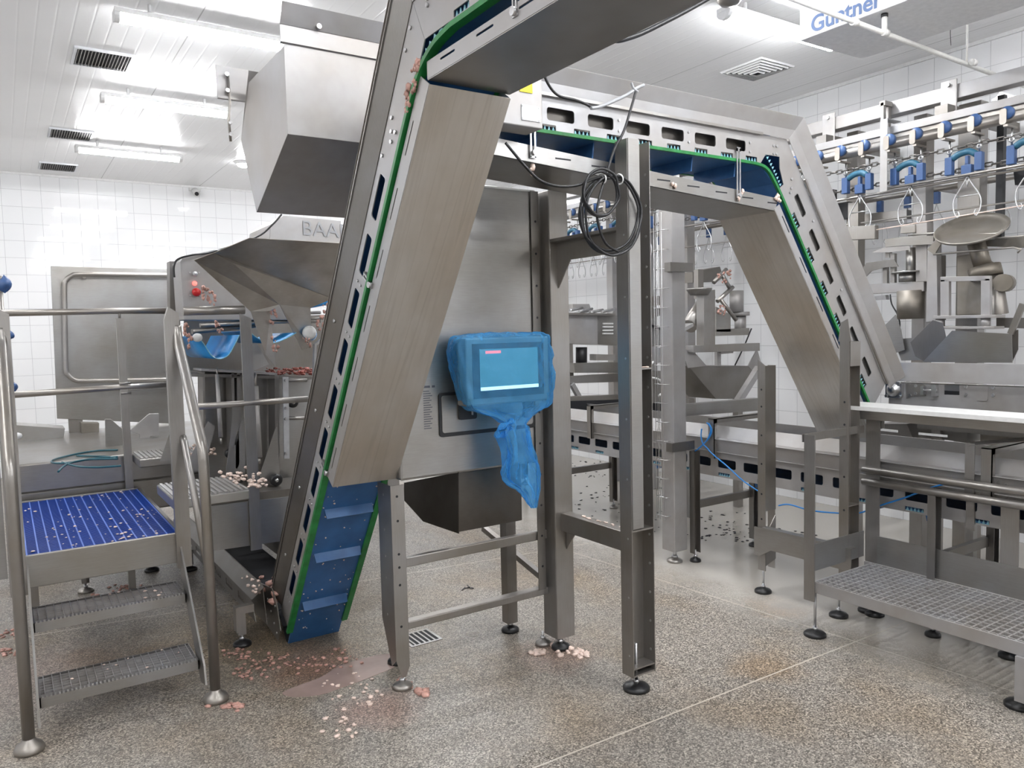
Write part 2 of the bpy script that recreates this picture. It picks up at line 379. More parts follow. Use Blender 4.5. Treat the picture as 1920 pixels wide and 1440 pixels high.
def smooth_path(pts, k=6, closed=False):
    pts = [Vector(p) for p in pts]; out = []; n = len(pts)
    for i in range(n if closed else n-1):
        g = (lambda j: pts[j % n]) if closed else (lambda j: pts[max(0, min(n-1, j))])
        p0, p1, p2, p3 = g(i-1), g(i), g(i+1), g(i+2)
        for s in range(k):
            t = s/k
            out.append(.5*((2*p1)+(p2-p0)*t+(2*p0-5*p1+4*p2-p3)*t*t+(3*p1-p0-3*p2+p3)*t**3))
    if not closed: out.append(pts[-1])
    return out
#@@STRUCT
# ------------------------------------------------------------------ room
RX0, RX1, RY0, RY1, RZ = -4.2, 6.0, -4.5, 10.9, 3.6
struct('floor', MB().box(RX0, RX1, RY0, RY1, -.05, 0), 'floor')
struct('ceiling', MB().box(RX0, RX1, RY0, RY1, RZ, RZ+.05), 'ceiling')
struct('wall_back', MB().box(RX0, RX1+.1, RY1, RY1+.1, 0, RZ), 'tiles')
struct('wall_right', MB().box(RX1, RX1+.1, RY0, RY1, 0, RZ), 'tiles')
struct('wall_left', MB().box(RX0-.1, RX0, RY0, RY1, 0, RZ), 'tiles')
struct('wall_front', MB().box(RX0-.1, RX1+.1, RY0-.1, RY0, 0, RZ), 'tiles')
struct('trim_back', MB().box(RX0, RX1, RY1-.02, RY1, RZ-.025, RZ), 'ceil_white')
struct('trim_right', MB().box(RX1-.02, RX1, RY0, RY1-.02, RZ-.025, RZ), 'ceil_white')

def ceiling_lamp(x0, x1, y, label, group='tube lamps under the ceiling'):
    t = thing('ceiling_lamp', label, 'light', ((x0+x1)/2, y, 3.5), group)
    b = MB(); b.box(x0, x1, y-.055, y+.055, 3.506, 3.535)
    for x in (x0+.2, x1-.2): b.cyl((x, y, 3.53), (x, y, 3.6), .012, 8)
    obj('housing', b, 'ceil_white', t, bevel=.004)
    d = MB(); pr = [(.05*math.cos(math.radians(a)), .042*math.sin(math.radians(a))) for a in range(178, 363, 23)]
    d.profile((x0+.03, y, 3.505), (x1-.03, y, 3.505), pr, (0, 1, 0), (0, 0, 1)); obj('diffuser', d, 'lamp', t)
    for x in (x0, x1-.03): obj('end_cap', MB().profile((x, y, 3.505), (x+.03, y, 3.505), [(a*1.06, b_*1.06) for a, b_ in pr], (0, 1, 0), (0, 0, 1)), 'ceil_white', t)
ceiling_lamp(.66, 1.86, 5.15, 'lit ceiling tube lamp, nearest of the left row, touching the hopper in view')
ceiling_lamp(.76, 1.74, 6.92, 'lit tube lamp on the ceiling, middle of the left row')
ceiling_lamp(.72, 1.71, 8.85, 'lit tube lamp on the ceiling, farthest of the left row')
ceiling_lamp(3.78, 4.90, 3.30, 'lit tube lamp on the ceiling at upper right, under the lettered panel')
rows_ = {3.3: 'above the transfer conveyor', 5.15: 'level with the nearest lamp of the left row', 1.6: 'just ahead of the viewer', -.2: 'right above the viewer', -2.2: 'behind the viewer', 1.4: 'just ahead of the viewer', -.6: 'just behind the viewer', -2.6: 'farthest behind the viewer', 3.4: 'above the stairs', 6.92: 'level with the middle lamp', 8.85: 'level with the farthest lamp', 7.2: 'over the gap machine', 9.2: 'nearest the back right corner'}
for x0, y in [(2.35, 5.15), (2.35, 3.3), (2.35, 1.6), (2.35, -.2), (2.35, -2.2), (.7, 1.6), (.7, -.2), (.7, -2.2), (3.8, 1.4), (3.8, -.6), (3.8, -2.6), (-2.4, 1.6), (-2.4, 3.4), (-2.4, 5.15), (-2.4, 6.92), (-2.4, 8.85), (-2.4, -.6), (-2.4, -2.6), (3.9, 7.2), (3.9, 9.2)]:  # unseen lamps; further ones, centre right above all, added to raise the fill
    ceiling_lamp(x0, x0+1.1, y, 'unseen tube lamp, '+('left' if x0 < 0 else 'right' if x0 > 3 else 'middle' if x0 < 2 else 'centre right')+' column, '+rows_[y])
t = thing('round_downlight', 'small round glowing downlight on the ceiling left of the hopper', 'light', (2.43, 9.16, 3.55))
obj('ring', MB().lathe((2.43, 9.16, 3.6), [(.09, 0), (.09, -.02), (.075, -.03)]), 'ceil_white', t)
obj('diffuser', MB().lathe((2.43, 9.16, 3.6), [(.075, -.025), (.06, -.05), (.03, -.062), (0, -.065)]), 'lamp', t)

def vent(x0, x1, y0, y1, label):
    t = thing('ceiling_vent', label, 'vent', ((x0+x1)/2, (y0+y1)/2, 3.58))
    f = MB(); w = .02
    f.box(x0, x1, y0, y0+w, 3.585, 3.6).box(x0, x1, y1-w, y1, 3.585, 3.6).box(x0, x0+w, y0+w, y1-w, 3.585, 3.6).box(x1-w, x1, y0+w, y1-w, 3.585, 3.6)
    obj('frame', f, 'label_grey', t)
    s = MB(); n = 16
    for i in range(n):
        x = x0+w+(x1-x0-2*w)*(i+.5)/n; s.beam((x, y0+w, 3.592), (x, y1-w, 3.592), .004, .016, (.5, 0, 1))
    obj('slats', s, 'dark_steel', t); obj('backing', MB().box(x0+w, x1-w, y0+w, y1-w, 3.5975, 3.5995), 'void', t)
vent(.53, .905, 6.09, 6.48, 'grey slatted ceiling vent, nearest of three at left')
vent(.49, .865, 8.48, 8.86, 'grey slatted ceiling vent, middle of three at left')
vent(.47, .85, 10.13, 10.54, 'grey slatted ceiling vent nearest the back wall')
t = thing('square_diffuser', 'square pyramidal air diffuser in the ceiling at right', 'vent', (5.05, 4.07, 3.58))
m = MB()
for i in range(6):
    a = .20-.031*i; z = 3.597-.006*i
    for sx, sy in ((1, 0), (-1, 0), (0, 1), (0, -1)):
        p = Vector((5.06, 4.08, z)); n_ = Vector((sx, sy, 0)); q = Vector((-sy, sx, 0))
        m.plate([p+n_*a-q*a, p+n_*a+q*a, p+n_*(a-.008)+q*(a-.008)+Vector((0, 0, -.013)), p+n_*(a-.008)-q*(a-.008)+Vector((0, 0, -.013))], .002)
obj('vane_rings', m, 'ceil_white', t); obj('neck', MB().box(4.88, 5.24, 3.90, 4.26, 3.5975, 3.5995), 'void', t)

t = thing('security_camera', 'small white camera at the top of the back wall', 'camera', (2.24, 10.86, 3.5))
obj('bracket', MB().box(2.17, 2.31, 10.84, 10.9, 3.53, 3.57), 'white_plastic', t); b = obj('camera_body', MB().cyl((2.24, 10.86, 3.53), (2.24, 10.76, 3.48), .045), 'white_plastic', t)
obj('lens', MB().cyl((2.24, 10.765, 3.482), (2.24, 10.75, 3.475), .025), 'black', b)
# ------------------------------------------------------------------ stair platform at left
st = thing('access_platform', 'small stainless stair platform with a blue grating deck and tubular handrails, at left', 'platform', (.35, 4.2, 0))
def fillet(pts, r, k=5):
    pts = [Vector(p) for p in pts]; out = [pts[0]]
    for i in range(1, len(pts)-1):
        a, b, c = pts[i-1], pts[i], pts[i+1]; d1 = (a-b).normalized(); d2 = (c-b).normalized()
        p, q = b+d1*r, b+d2*r
        for j in range(k+1):
            t = j/k; out.append(p*(1-t)**2 + b*2*t*(1-t) + q*t*t)
    return out+[pts[-1]]
for X in (0.0, .70):
    hr = obj('handrail', MB().tube(fillet([(X, 3.50, .05), (X, 3.50, 1.12), (X, 3.94, 1.60), (X, 3.95, 1.66)], .05), .0225, 16), 'tube', st)
    f = MB().lathe((X, 3.5, 0), [(0, 0), (.052, 0), (.055, .012), (.045, .03), (.026, .042), (.02, .06)], n=28)
    obj('foot_disc', f, 'tube', hr)
obj('midrail', MB().tube([(.70, 3.93, 1.13), (.70, 3.90, 1.10), (.70, 3.53, .60)], .016, 12), 'tube', st)
for X, zt in ((-.03, 1.72), (.645, 1.72)):
    obj('post', MB().plate([(X, 3.93, .50), (X+.065, 3.93, .50), (X+.065, 3.93, zt), (X+.02, 3.93, zt+.03), (X, 3.93, zt-.03)], .035, (0, 1, 0)), 'frame', st)
b = MB(); b.box(.03, .69, 3.955, 3.975, .52, .665).box(-.02, 0.03, 3.955, 5.36, .50, .665).box(.67, .69, 3.975, 5.36, .52, .655).box(.03, .67, 5.33, 5.36, .52, .665)
obj('deck_frame', b, 'steel', st, bevel=.003)
b = MB(); p_, q_ = at(12, 1085, 'Y', 3.97), at(12, 850, 'Y', 3.97); b.plate([(-.42, 3.97, p_.z), (-.035, 3.97, p_.z), (-.035, 3.97, q_.z), (-.42, 3.97, q_.z+.12)], .006); obj('side_panel', b, 'steel', st)
g = MB(); gb = MB(); y0, y1 = 3.98, 5.325
n = 15
for i in range(n):
    x = .04+(.66-.04)*i/(n-1); gb.box(x-.003, x+.003, y0, y1, .632, .6605)
for i in range(78):
    y = y0+(y1-y0)*(i+.5)/78; g.box(.035, .665, y-.0028, y+.0028, .640, .659)
dg = obj('deck_grating', g, 'blue_grate', st); obj('bearing_bars', gb, 'grate_bar', dg)
for X in (.035, .66):
    s_ = MB(); s_.plate([(X, 3.965, .64), (X, 4.07, .60), (X, 3.60, .06), (X, 3.50, .08), (X, 3.52, .16)], .008, (1, 0, 0)); obj('stringer', s_, 'steel', st)
for y0, z in ((3.585, .165), (3.81, .405)):
    sp = MB(); y1 = y0+.24
    sp.box(.045, .655, y0, y0+.006, z-.042, z).box(.045, .655, y1-.006, y1, z-.04, z).box(.045, .05, y0, y1, z-.04, z).box(.65, .655, y0, y1, z-.04, z)
    sp.box(.05, .65, y0+.006, y0+.035, z-.004, z)
    s = obj('step', sp, 'steel', st)
    gr = MB()
    for i in range(7): gr.box(.05, .65, y0+.035+.029*i, y0+.038+.029*i, z-.025, z-.001)
    for i in range(19): x = .065+.0318*i; gr.box(x, x+.003, y0+.03, y1-.006, z-.020, z)
    for i in range(40): x = .053+.015*i; gr.box(x, x+.007, y0+.001, y0+.02, z, z+.004)
    obj('tread_grating', gr, 'light_steel', s)
for (a, z) in ((.0, 1.77), (.0, 1.295)):
    obj('back_rail', MB().tube([(a, 5.35, z), (.61, 5.35, z+.01), (.93, 5.35, z+.008)], .019, 12), 'tube', st)
obj('rail_post', MB().box(.60, .645, 5.335, 5.365, .60, 1.735).cyl((.622, 5.35, 1.73), (.622, 5.35, 1.78), .008).cyl((.60, 5.33, 1.33), (.66, 5.33, 1.33), .008).cyl((.60, 5.33, 1.27), (.66, 5.33, 1.27), .008), 'frame', st)
for x in (.08, .60): obj('rear_leg', MB().box(x-.02, x+.02, 5.29, 5.33, .0, .52), 'frame', st)
rnd = random.Random(3)
def scraps(name, label, pts, mat='fat', smin=.004, smax=.012, cat='scraps', flat=.4):
    m = MB()
    for i, p in enumerate(pts): m.blob(p, rnd.uniform(smin, smax), seed=rnd.randint(0, 9999), n=5, flat=flat)
    o = obj(name, m, mat); tag(o, label, cat, kind='stuff'); return o
scraps('meat_scraps', 'pale skin scraps scattered over the blue grating deck', [(rnd.uniform(.05, .65), 3.99+1.3*rnd.random()**1.2, .664) for _ in range(90)], 'fat', .003, .010)
scraps('meat_scraps', 'pale scraps lying on the two stair treads', [(rnd.uniform(.08, .62), y0+.02+.2*rnd.random(), z) for y0, z in ((3.585, .170), (3.81, .410)) for _ in range(8)], 'fat', .004, .010)

# ------------------------------------------------------------------ conveyor builder
def offs(path, ns, sgn):
    """offset polyline; ns: one offset per segment; sgn +1 = left of travel"""
    P = [Vector((a, b)) for a, b in path]; k = len(P)-1; D = [(P[i+1]-P[i]).normalized() for i in range(k)]
    Nn = [Vector((-d.y, d.x))*sgn for d in D]; out = [P[0]+Nn[0]*ns[0]]
    for i in range(k-1):
        a = P[i]+Nn[i]*ns[i]; c = P[i+1]+Nn[i+1]*ns[i+1]; d1, d2 = D[i], D[i+1]
        cr = d1.x*d2.y-d1.y*d2.x
        t = ((c.x-a.x)*d2.y-(c.y-a.y)*d2.x)/cr; out.append(a+d1*t)
    out.append(P[-1]+Nn[-1]*ns[-1]); return out
def strip_solid(mb, path, na, nb, sgn, fr, wa, wb, t):
    """bent sheet strip between offset lines na (at out-of-plane wa) and nb (wb)"""
    A = offs(path, na, sgn); B = offs(path, nb, sgn); k = len(path)
    for i in range(k-1):
        p = [fr(A[i].x, A[i].y, wa), fr(A[i+1].x, A[i+1].y, wa), fr(B[i+1].x, B[i+1].y, wb), fr(B[i].x, B[i].y, wb)]
        mb.plate(p, t)
def seg_frame(path, i, sgn, fr):
    P0 = Vector(path[i]); P1 = Vector(path[i+1]); d = (P1-P0).normalized(); n = Vector((-d.y, d.x))*sgn
    return (lambda u, v, w: fr(P0.x+d.x*u+n.x*v, P0.y+d.y*u+n.y*v, w)), (P1-P0).length
def comb(mb, f, u0, u1, v0, v1, w, k=4):
    """row of small module tips seen in a cut-out"""
    for i in range(k):
        u = u0+(u1-u0)*(i+.5)/k; h = (u1-u0)/k*.36
        mb.add([f(u-h, v0, w), f(u+h, v0, w), f(u, v1, w), f(u-h, v0, w+.004), f(u+h, v0, w+.004), f(u, v1, w+.004)], [(0, 2, 1), (3, 4, 5), (0, 1, 4, 3), (1, 2, 5, 4), (2, 0, 3, 5)])

#@@ELEV
# ------------------------------------------------------------------ steep elevator conveyor (swan neck)
EX0, EX1 = 1.15, 1.44
frY = lambda a, b, w: Vector((w, a, b))     # plane Y-Z, out of plane X
path = [(3.86, .10), (2.181, 2.490), (-1.2, 2.490)]
el = thing('elevator_conveyor', 'tall steep elevator conveyor with blue cleated belt, rising in front of the steel cabinet', 'conveyor', (1.3, 3.9, 0))
f1, L1 = seg_frame(path, 0, -1, frY); f2, L2 = seg_frame(path, 1, -1, frY)
for w, out in ((EX0, -1), (EX1, 1)):
    t = .004*out
    # side plates with window and clip cut-outs
    mb = MB()
    H = []; C = []
    k = 0
    while True:
        u = .165+.2345*k
        if u+.165 > 2.62: break
        H.append(rrect(u, u+.165, .070, .120, .01)); C.append(rrect(u+.055, u+.145, .006, .034, .003)); k += 1
    mb.slab([[(-.03, .001), (2.72, .001), (2.80, .014), (L1+.009, .018), (L1+.083, .16), (-.03, .16)]] + H + C, -t, lambda a, b, ww: f1(a, b, w+ww))
    H2 = [rrect(u, u+.165, .070, .120, .01) for u in [.45+.2345*i for i in range(11)]]; C2 = [rrect(u, u+.09, .020, .040, .003) for u in [.175+.2*i for i in range(14)]]
    mb.slab([[(-.008, .018), (3.3, .012), (3.3, .16), (-.082, .16)]] + H2 + C2, -t, lambda a, b, ww: f2(a, b, w+ww))
    sp = obj('side_plate', mb, 'light_steel', el)
    tp = MB()
    for i in range(k): comb(tp, f1, .165+.2345*i+.055, .165+.2345*i+.145, .006, .028, w-(.008 if out > 0 else -.004))
    for i in range(14): comb(tp, f2, .175+.2*i, .265+.2*i, .020, .038, w-(.008 if out > 0 else -.004))
    cv_ = smooth_path([frY(2.290, 2.355, 0), frY(2.245, 2.402, 0), frY(2.19, 2.447, 0), frY(2.11, 2.480, 0), frY(2.0, 2.492, 0)], 3)
    for a_, b_ in zip(cv_[:-1], cv_[1:]):
        d_ = (b_-a_); nn_ = Vector((0, d_.z, -d_.y)).normalized(); x_ = w-(.008 if out > 0 else -.004)
        q0 = a_+nn_*.014; q1 = b_+nn_*.014; q2 = (a_+b_)/2+nn_*.034
        tp.add([Vector((x_, q0.y, q0.z)), Vector((x_, q1.y, q1.z)), Vector((x_, q2.y, q2.z)), Vector((x_+.004, q0.y, q0.z)), Vector((x_+.004, q1.y, q1.z)), Vector((x_+.004, q2.y, q2.z))], [(0, 2, 1), (3, 4, 5), (0, 1, 4, 3), (1, 2, 5, 4), (2, 0, 3, 5)])
    obj('belt_module_edges', tp, 'teal_tip', el)
    # side guard: inner band, ridge, outer band
    gd = MB(); o = out
    strip_solid(gd, path, [.155]*2, [.237]*2, -1, frY, w, w+.030*o, .003)
    strip_solid(gd, path, [.237]*2, [.246]*2, -1, frY, w+.034*o, w+.034*o, .004)
    strip_solid(gd, path, [.244]*2, [.312]*2, -1, frY, w+.028*o, w-.012*o, .003)
    strip_solid(gd, path, [.308]*2, [.318]*2, -1, frY, w-.016*o, w+.012*o, .004)
    obj('side_guard', gd, 'dark_steel' if o < 0 else 'frame', el, bevel=.0015)
    if out < 0:
      for i in range(9):
        u = .12+.2345*i+.0
        bolts(sp, [f1(u+.01, .075, w), f1(u+.01, .108, w)], (out, 0, 0), .0055, .005)
        if i % 2: bolts(sp, [f1(u, .20, w+.015*out)], (out, 0, 0), .008, .008)
      bolts(sp, [f1(2.60, .10, w), f1(2.64, .12, w), f1(2.57, .085, w), f1(2.61, .07, w), f1(2.50, .13, w), f1(2.86, .13, w), f1(2.93, .13, w), f2(.02, .11, w), f2(.02, .13, w)], (out, 0, 0), .007, .007)
    gs = MB()
    gp = [f1(-.02, .0, w), f1(2.62, .0, w)] + smooth_path([frY(2.290, 2.330, w), frY(2.240, 2.388, w), frY(2.18, 2.436, w), frY(2.10, 2.470, w), frY(2.0, 2.486, w)], 4) + [f2(3.3, 0, w)]
    for i in range(len(gp)-1):
        gs.beam(gp[i]+Vector((.002*out, 0, 0)), gp[i+1]+Vector((.002*out, 0, 0)), .016, .030, (1, 0, 0))
    obj('wear_strip', gs, 'green', el)
# belt: return strand (camera side), carry strand, curved at the neck and at the foot
bp = [f1(-.13, .012, 0), f1(0, .012, 0), f1(2.70, .006, 0), frY(2.245, 2.395, 0), frY(2.18, 2.445, 0), frY(2.10, 2.478, 0), frY(2.0, 2.496, 0), f2(3.3, .012, 0)]
cp = [f1(.0, .22, 0), f1(2.75, .22, 0), f2(.0, .22, 0), f2(3.3, .22, 0)]
mb = MB()
for P in (bp, cp):
    for a, c in zip(P[:-1], P[1:]):
        d = (c-a).normalized(); nn = Vector((0, -d.z, d.y))
        mb.plate([Vector((EX0+.008, a.y, a.z)), Vector((EX1-.008, a.y, a.z)), Vector((EX1-.008, c.y, c.z)), Vector((EX0+.008, c.y, c.z))], .010, nn)
# tail bend round to the infeed
belt = obj('belt', mb, 'blue_belt', el)
mb = MB()
tail = [f1(-.13, .012, 0), f1(-.15, .03, 0), f1(-.12, .10, 0), Vector((0, 4.10, .12)), Vector((0, 6.3, .12))]
for a, c in zip(tail[:-1], tail[1:]):
    mb.plate([Vector((EX0+.008, a.y, a.z)), Vector((EX1-.008, a.y, a.z)), Vector((EX1-.008, c.y, c.z)), Vector((EX0+.008, c.y, c.z))], .008)
obj('infeed_belt', mb, 'void', el)  # belt coloured near black for the trough's deep shade and its muck
for u in (-.15, .20, .56, .86, 1.16):
    cl = MB(); cl.add([f1(u, .01, EX0+.03), f1(u, .01, EX1-.025), f1(u-.022, -.034, EX1-.03), f1(u-.022, -.034, EX0+.035),
            f1(u+.012, .01, EX0+.03), f1(u+.012, .01, EX1-.025), f1(u-.017, -.037, EX1-.03), f1(u-.017, -.037, EX0+.035)],
           [(0, 1, 2, 3), (7, 6, 5, 4), (0, 4, 5, 1), (1, 5, 6, 2), (2, 6, 7, 3), (3, 7, 4, 0)])
    obj('cleat', cl, 'blue_belt', belt)
# drip pans
def pan(f, u0, u1, w0, w1, nb, nl, name, parent, mat='pan', slits=()):
    m = MB(); t = .002
    m.slab([[(u0, w0), (u1, w0), (u1, w1), (u0, w1)]], t, lambda a, b, ww: f(a, nb-ww, b))
    for w, s in ((w0, 1), (w1-t, 1)):
        hs = [rrect(a, b, nb+(nl-nb)*.60, nb+(nl-nb)*.60+.007, .003, 1) for a, b in slits]
        m.slab([[(u0, nb), (u1, nb), (u1, nl), (u0, nl)]]+hs, t, lambda a, b, ww, w=w: f(a, b, w+ww))
    p = obj(name, m, mat, parent, bevel=0)
    lp = MB()
    lp.slab([[(u0, nb+.001), (u1, nb+.001), (u1, nl), (u0, nl)]]+[rrect(a, b, nb+(nl-nb)*.60, nb+(nl-nb)*.60+.007, .003, 1) for a, b in slits], .0012, lambda a, b, ww: f(a, b, w0-.0015+ww))
    obj('pan_lip', lp, 'light_steel', p); return p
pan(f1, 1.105, 2.83, EX0-.004, EX1+.004, -.092, -.020, 'drip_pan', el, slits=[(1.17+.2345*i, 1.29+.2345*i) for i in range(7)])
pan(f2, .015, 3.3, EX0-.006, EX1+.006, -.112, -.058, 'upper_drip_pan', el, 'steel', slits=[(.10+.21*i, .19+.21*i) for i in range(12)])
for f, u, (v0, v1) in ((f1, 1.115, (-.03, .05)), (f1, 2.06, (-.03, .05)), (f2, .50, (-.09, .06))):
    hg = MB()
    for du in (0, .014): hg.beam(f(u+du, v0, EX0-.010), f(u+du, v1, EX0-.010), .006, .005, (1, 0, 0))
    hg.beam(f(u-.006, v1, EX0-.006), f(u+.02, v1, EX0-.006), .006, .012, (1, 0, 0)); hg.beam(f(u-.004, v0, EX0-.006), f(u+.02, v0, EX0-.006), .006, .012, (1, 0, 0))
    hb = obj('hanger_bracket', hg, 'bolt', el); bolts(hb, [f(u+.007, v0+.01, EX0-.008)], (-1, 0, 0), .012, .012)
# infeed trough running under the machine
inf = MB()
fi = lambda a, b, ww: Vector((1.02+ww, a, b))
H = [rrect(y, y+.15, .155, .195, .006) for y in (4.22, 4.50, 4.78, 5.06, 5.34, 5.62, 5.9)]
inf.slab([[(4.02, .12), (6.3, .12), (6.3, .22), (4.10, .22)]]+H, .004, fi)
inf.plate([(1.02, 4.08, .22), (1.02, 6.3, .22), (1.07, 6.3, .295), (1.07, 4.02, .295)], .003)
inf.plate([(1.07, 4.0, .10), (1.07, 6.3, .10), (1.07, 6.3, .30), (1.07, 4.05, .30)], .003, (1, 0, 0))
inf.plate([(1.50, 4.0, .10), (1.50, 6.3, .10), (1.50, 6.3, .32), (1.50, 4.0, .32)], .003, (1, 0, 0))
obj('infeed_trough', inf, 'dark_steel', el, bevel=.001)
tc_ = MB()
tc_.plate([(1.11, 4.20, .05), (1.11, 3.95, .02), (1.11, 3.90, .09), (1.11, 3.95, .22), (1.11, 4.02, .28), (1.11, 4.32, .24), (1.11, 4.32, .10)], .005, (1, 0, 0))
tp_ = obj('tail_plate', tc_, 'dark_steel', el)
bolts(tp_, [(1.11, 4.0+.05*i, .10+.05*(i % 3)) for i in range(5)]+[(1.11, 3.97, .20), (1.11, 3.96, .06)], (-1, 0, 0), .006, .005)
lg = MB(); lg.box(.935, .975, 4.04, 4.08, .06, .21).box(.925, .935, 4.03, 4.09, .08, .21).box(.975, 1.02, 4.04, 4.08, .17, .21)
obj('leg', lg, 'frame', el); foot(el, .957, 4.06, .07)
foot(el, 1.42, 4.10, .11)
lg = MB(); lg.box(.98, 1.02, 5.60, 5.64, .04, .14); obj('leg', lg, 'frame', el); foot(el, 1.0, 5.62, .05)
scraps('meat_scraps', 'red and pale meat scraps piled in the elevator infeed trough', [(1.10+.30*rnd.random(), 4.0+.45*rnd.random()**1.5, .20+.06*rnd.random()) for _ in range(60)], 'meat', .012, .03, flat=.6)
scraps('meat_scraps', 'pale scraps stuck on the tail plate of the elevator', [(1.03+.04*rnd.random(), 4.06+.3*rnd.random(), .25+.06*rnd.random()) for _ in range(14)], 'fat', .006, .014, flat=.7)
scraps('meat_scraps', 'pink scraps caught at the neck of the elevator, beside the upper drip pan', [f1(2.70+.17*rnd.random(), -.02+.05*rnd.random(), EX0-.015) for _ in range(34)], 'meat', .004, .011, flat=1.2)
scraps('meat_scraps', 'small pale crumbs on the blue cleated belt near the floor', [f1(rnd.uniform(-.1, 1.1), -.002, rnd.uniform(EX0+.02, EX1-.02)) for _ in range(60)], 'fat', .002, .006, flat=.7)
# ------------------------------------------------------------------ steel cabinet with chute and legs
cb = thing('machine_cabinet', 'tall brushed steel machine cabinet on open legs behind the steep elevator', 'cabinet', (1.85, 3.3, 0))
b = MB(); b.box(1.44, 2.215, 3.10, 3.42, .945, 2.28); obj('housing', b, 'steel', cb, bevel=.012)
b = MB(); b.angle((2.215, 3.09, .30), (2.215, 3.09, 2.27), .045, .055, .004, (-1, 0, 0), (0, 1, 0)); ed = obj('edge_angle', b, 'dark_steel', cb)
bolts(ed, [(2.195, 3.09, z) for z in [.42+.155*i for i in range(12)]], (0, -1, 0), .006, .001, 'void', 'bolt_hole')
b = MB(); b.box(2.235, 2.345, 3.03, 3.035, .05, 2.27).box(2.235, 2.24, 3.035, 3.14, .05, 2.27).box(2.34, 2.345, 3.035, 3.14, .05, 2.27).box(2.235, 2.345, 3.14, 3.145, .05, 2.27)
obj('front_leg', b, 'frame', cb, bevel=.004)
foot(cb, 2.26, 3.04, .07); foot(cb, 2.215, 3.13, .07, 'tube', .04)
b = MB(); b.plate([(1.39, 3.10, .93), (1.455, 3.10, .93), (1.455, 3.10, .10), (1.435, 3.10, .055), (1.415, 3.10, .055), (1.39, 3.10, .14)], .004, (0, 1, 0))
b.plate([(1.39, 3.104, .93), (1.39, 3.24, .93), (1.39, 3.24, .30), (1.39, 3.15, .10), (1.39, 3.104, .14)], .004, (1, 0, 0))
lg = obj('front_leg', b, 'frame', cb)
bolts(lg, [(1.42, 3.10, z) for z in (.88, .77, .62, .56, .48, .29)], (0, -1, 0), .006, .001, 'void', 'bolt_hole')
bolts(lg, [(1.39, 3.18, z) for z in (.88, .72, .60, .50, .33)], (-1, 0, 0), .006, .001, 'bolt_hole' if 0 else 'light_steel', 'bolt_hole')
foot(cb, 1.425, 3.12, .08, 'tube', .045)
for x, y in ((1.52, 3.38), (2.18, 3.38)):
    obj('rear_leg', MB().box(x-.03, x+.03, y-.03, y+.03, .05, .95), 'frame', cb); foot(cb, x, y, .06)
for z, h, d in ((.575, .045, .03), (.285, .035, .05)):
    b = MB(); b.box(1.455, 2.235, 3.10, 3.10+d, z-h/2, z+h/2); obj('cross_bar', b, 'frame', cb, bevel=.004)
b = MB(); b.beam((2.24, 3.12, .33), at(907, 990, 'Y', 3.75), .03, .03); obj('diagonal_brace', b, 'frame', cb)
ch = MB(); ch.box(1.735, 2.105, 3.13, 3.135, .66, .95)
ch.plate([at(x, y, 'X', 1.735) for x, y in ((757, 905), (860, 885), (860, 1001), (793, 978), (757, 938))], .004, (1, 0, 0))
ch.plate([(2.105, 3.13, .66), (2.105, 3.13, .95), (2.105, 3.42, .95), (2.105, 3.40, .78)], .004)
ch.plate([(1.735, 3.13, .66), (2.105, 3.13, .66), (2.105, 3.5, .80), (1.735, 3.5, .80)], .004)
obj('discharge_chute', ch, 'chute_dark', cb, bevel=.002)
# switch plate, switch, engraved label
rp = MB(); P = rrect(1.64, 2.17, 1.122, 1.325, .015); P2 = rrect(1.653, 2.157, 1.140, 1.312, .012)
rp.slab([P, P2], .006, lambda a, b_, w: Vector((a, 3.099-w, b_))); obj('plate_gasket', rp, 'black', cb)
rp = MB(); rp.slab([P2], .008, lambda a, b_, w: Vector((a, 3.0985-w, b_))); pl = obj('switch_plate', rp, 'steel', cb, bevel=.002)
sw = MB(); sw.slab([rrect(1.735, 1.83, 1.195, 1.285, .01)], .012, lambda a, b_, w: Vector((a, 3.090-w, b_))); s_ = obj('rotary_switch', sw, 'black', pl)
sw = MB(); sw.slab([rrect(2.10, 2.145, 1.175, 1.265, .008)], .01, lambda a, b_, w: Vector((a, 3.090-w, b_))); obj('socket', sw, 'black', pl)
m = MB(); m.box(1.775, 1.80, 3.066, 3.079, 1.237, 1.244); m.box(1.80, 1.803, 3.066, 3.079, 1.215, 1.244)
obj('switch_lever', m, 'label_grey', pl)
lb = MB()
for i in range(17):
    z = 1.335-.0105*i; w_ = .03+.018*((i*7) % 5)/5; lb.box(1.565, 1.565+w_, 3.0985, 3.0995, z, z+.004)
lb.box(1.55, 1.60, 3.0985, 3.0995, 1.352, 1.362).box(1.61, 1.625, 3.0985, 3.0995, 1.352, 1.362)
obj('etched_label', lb, 'ink', cb)

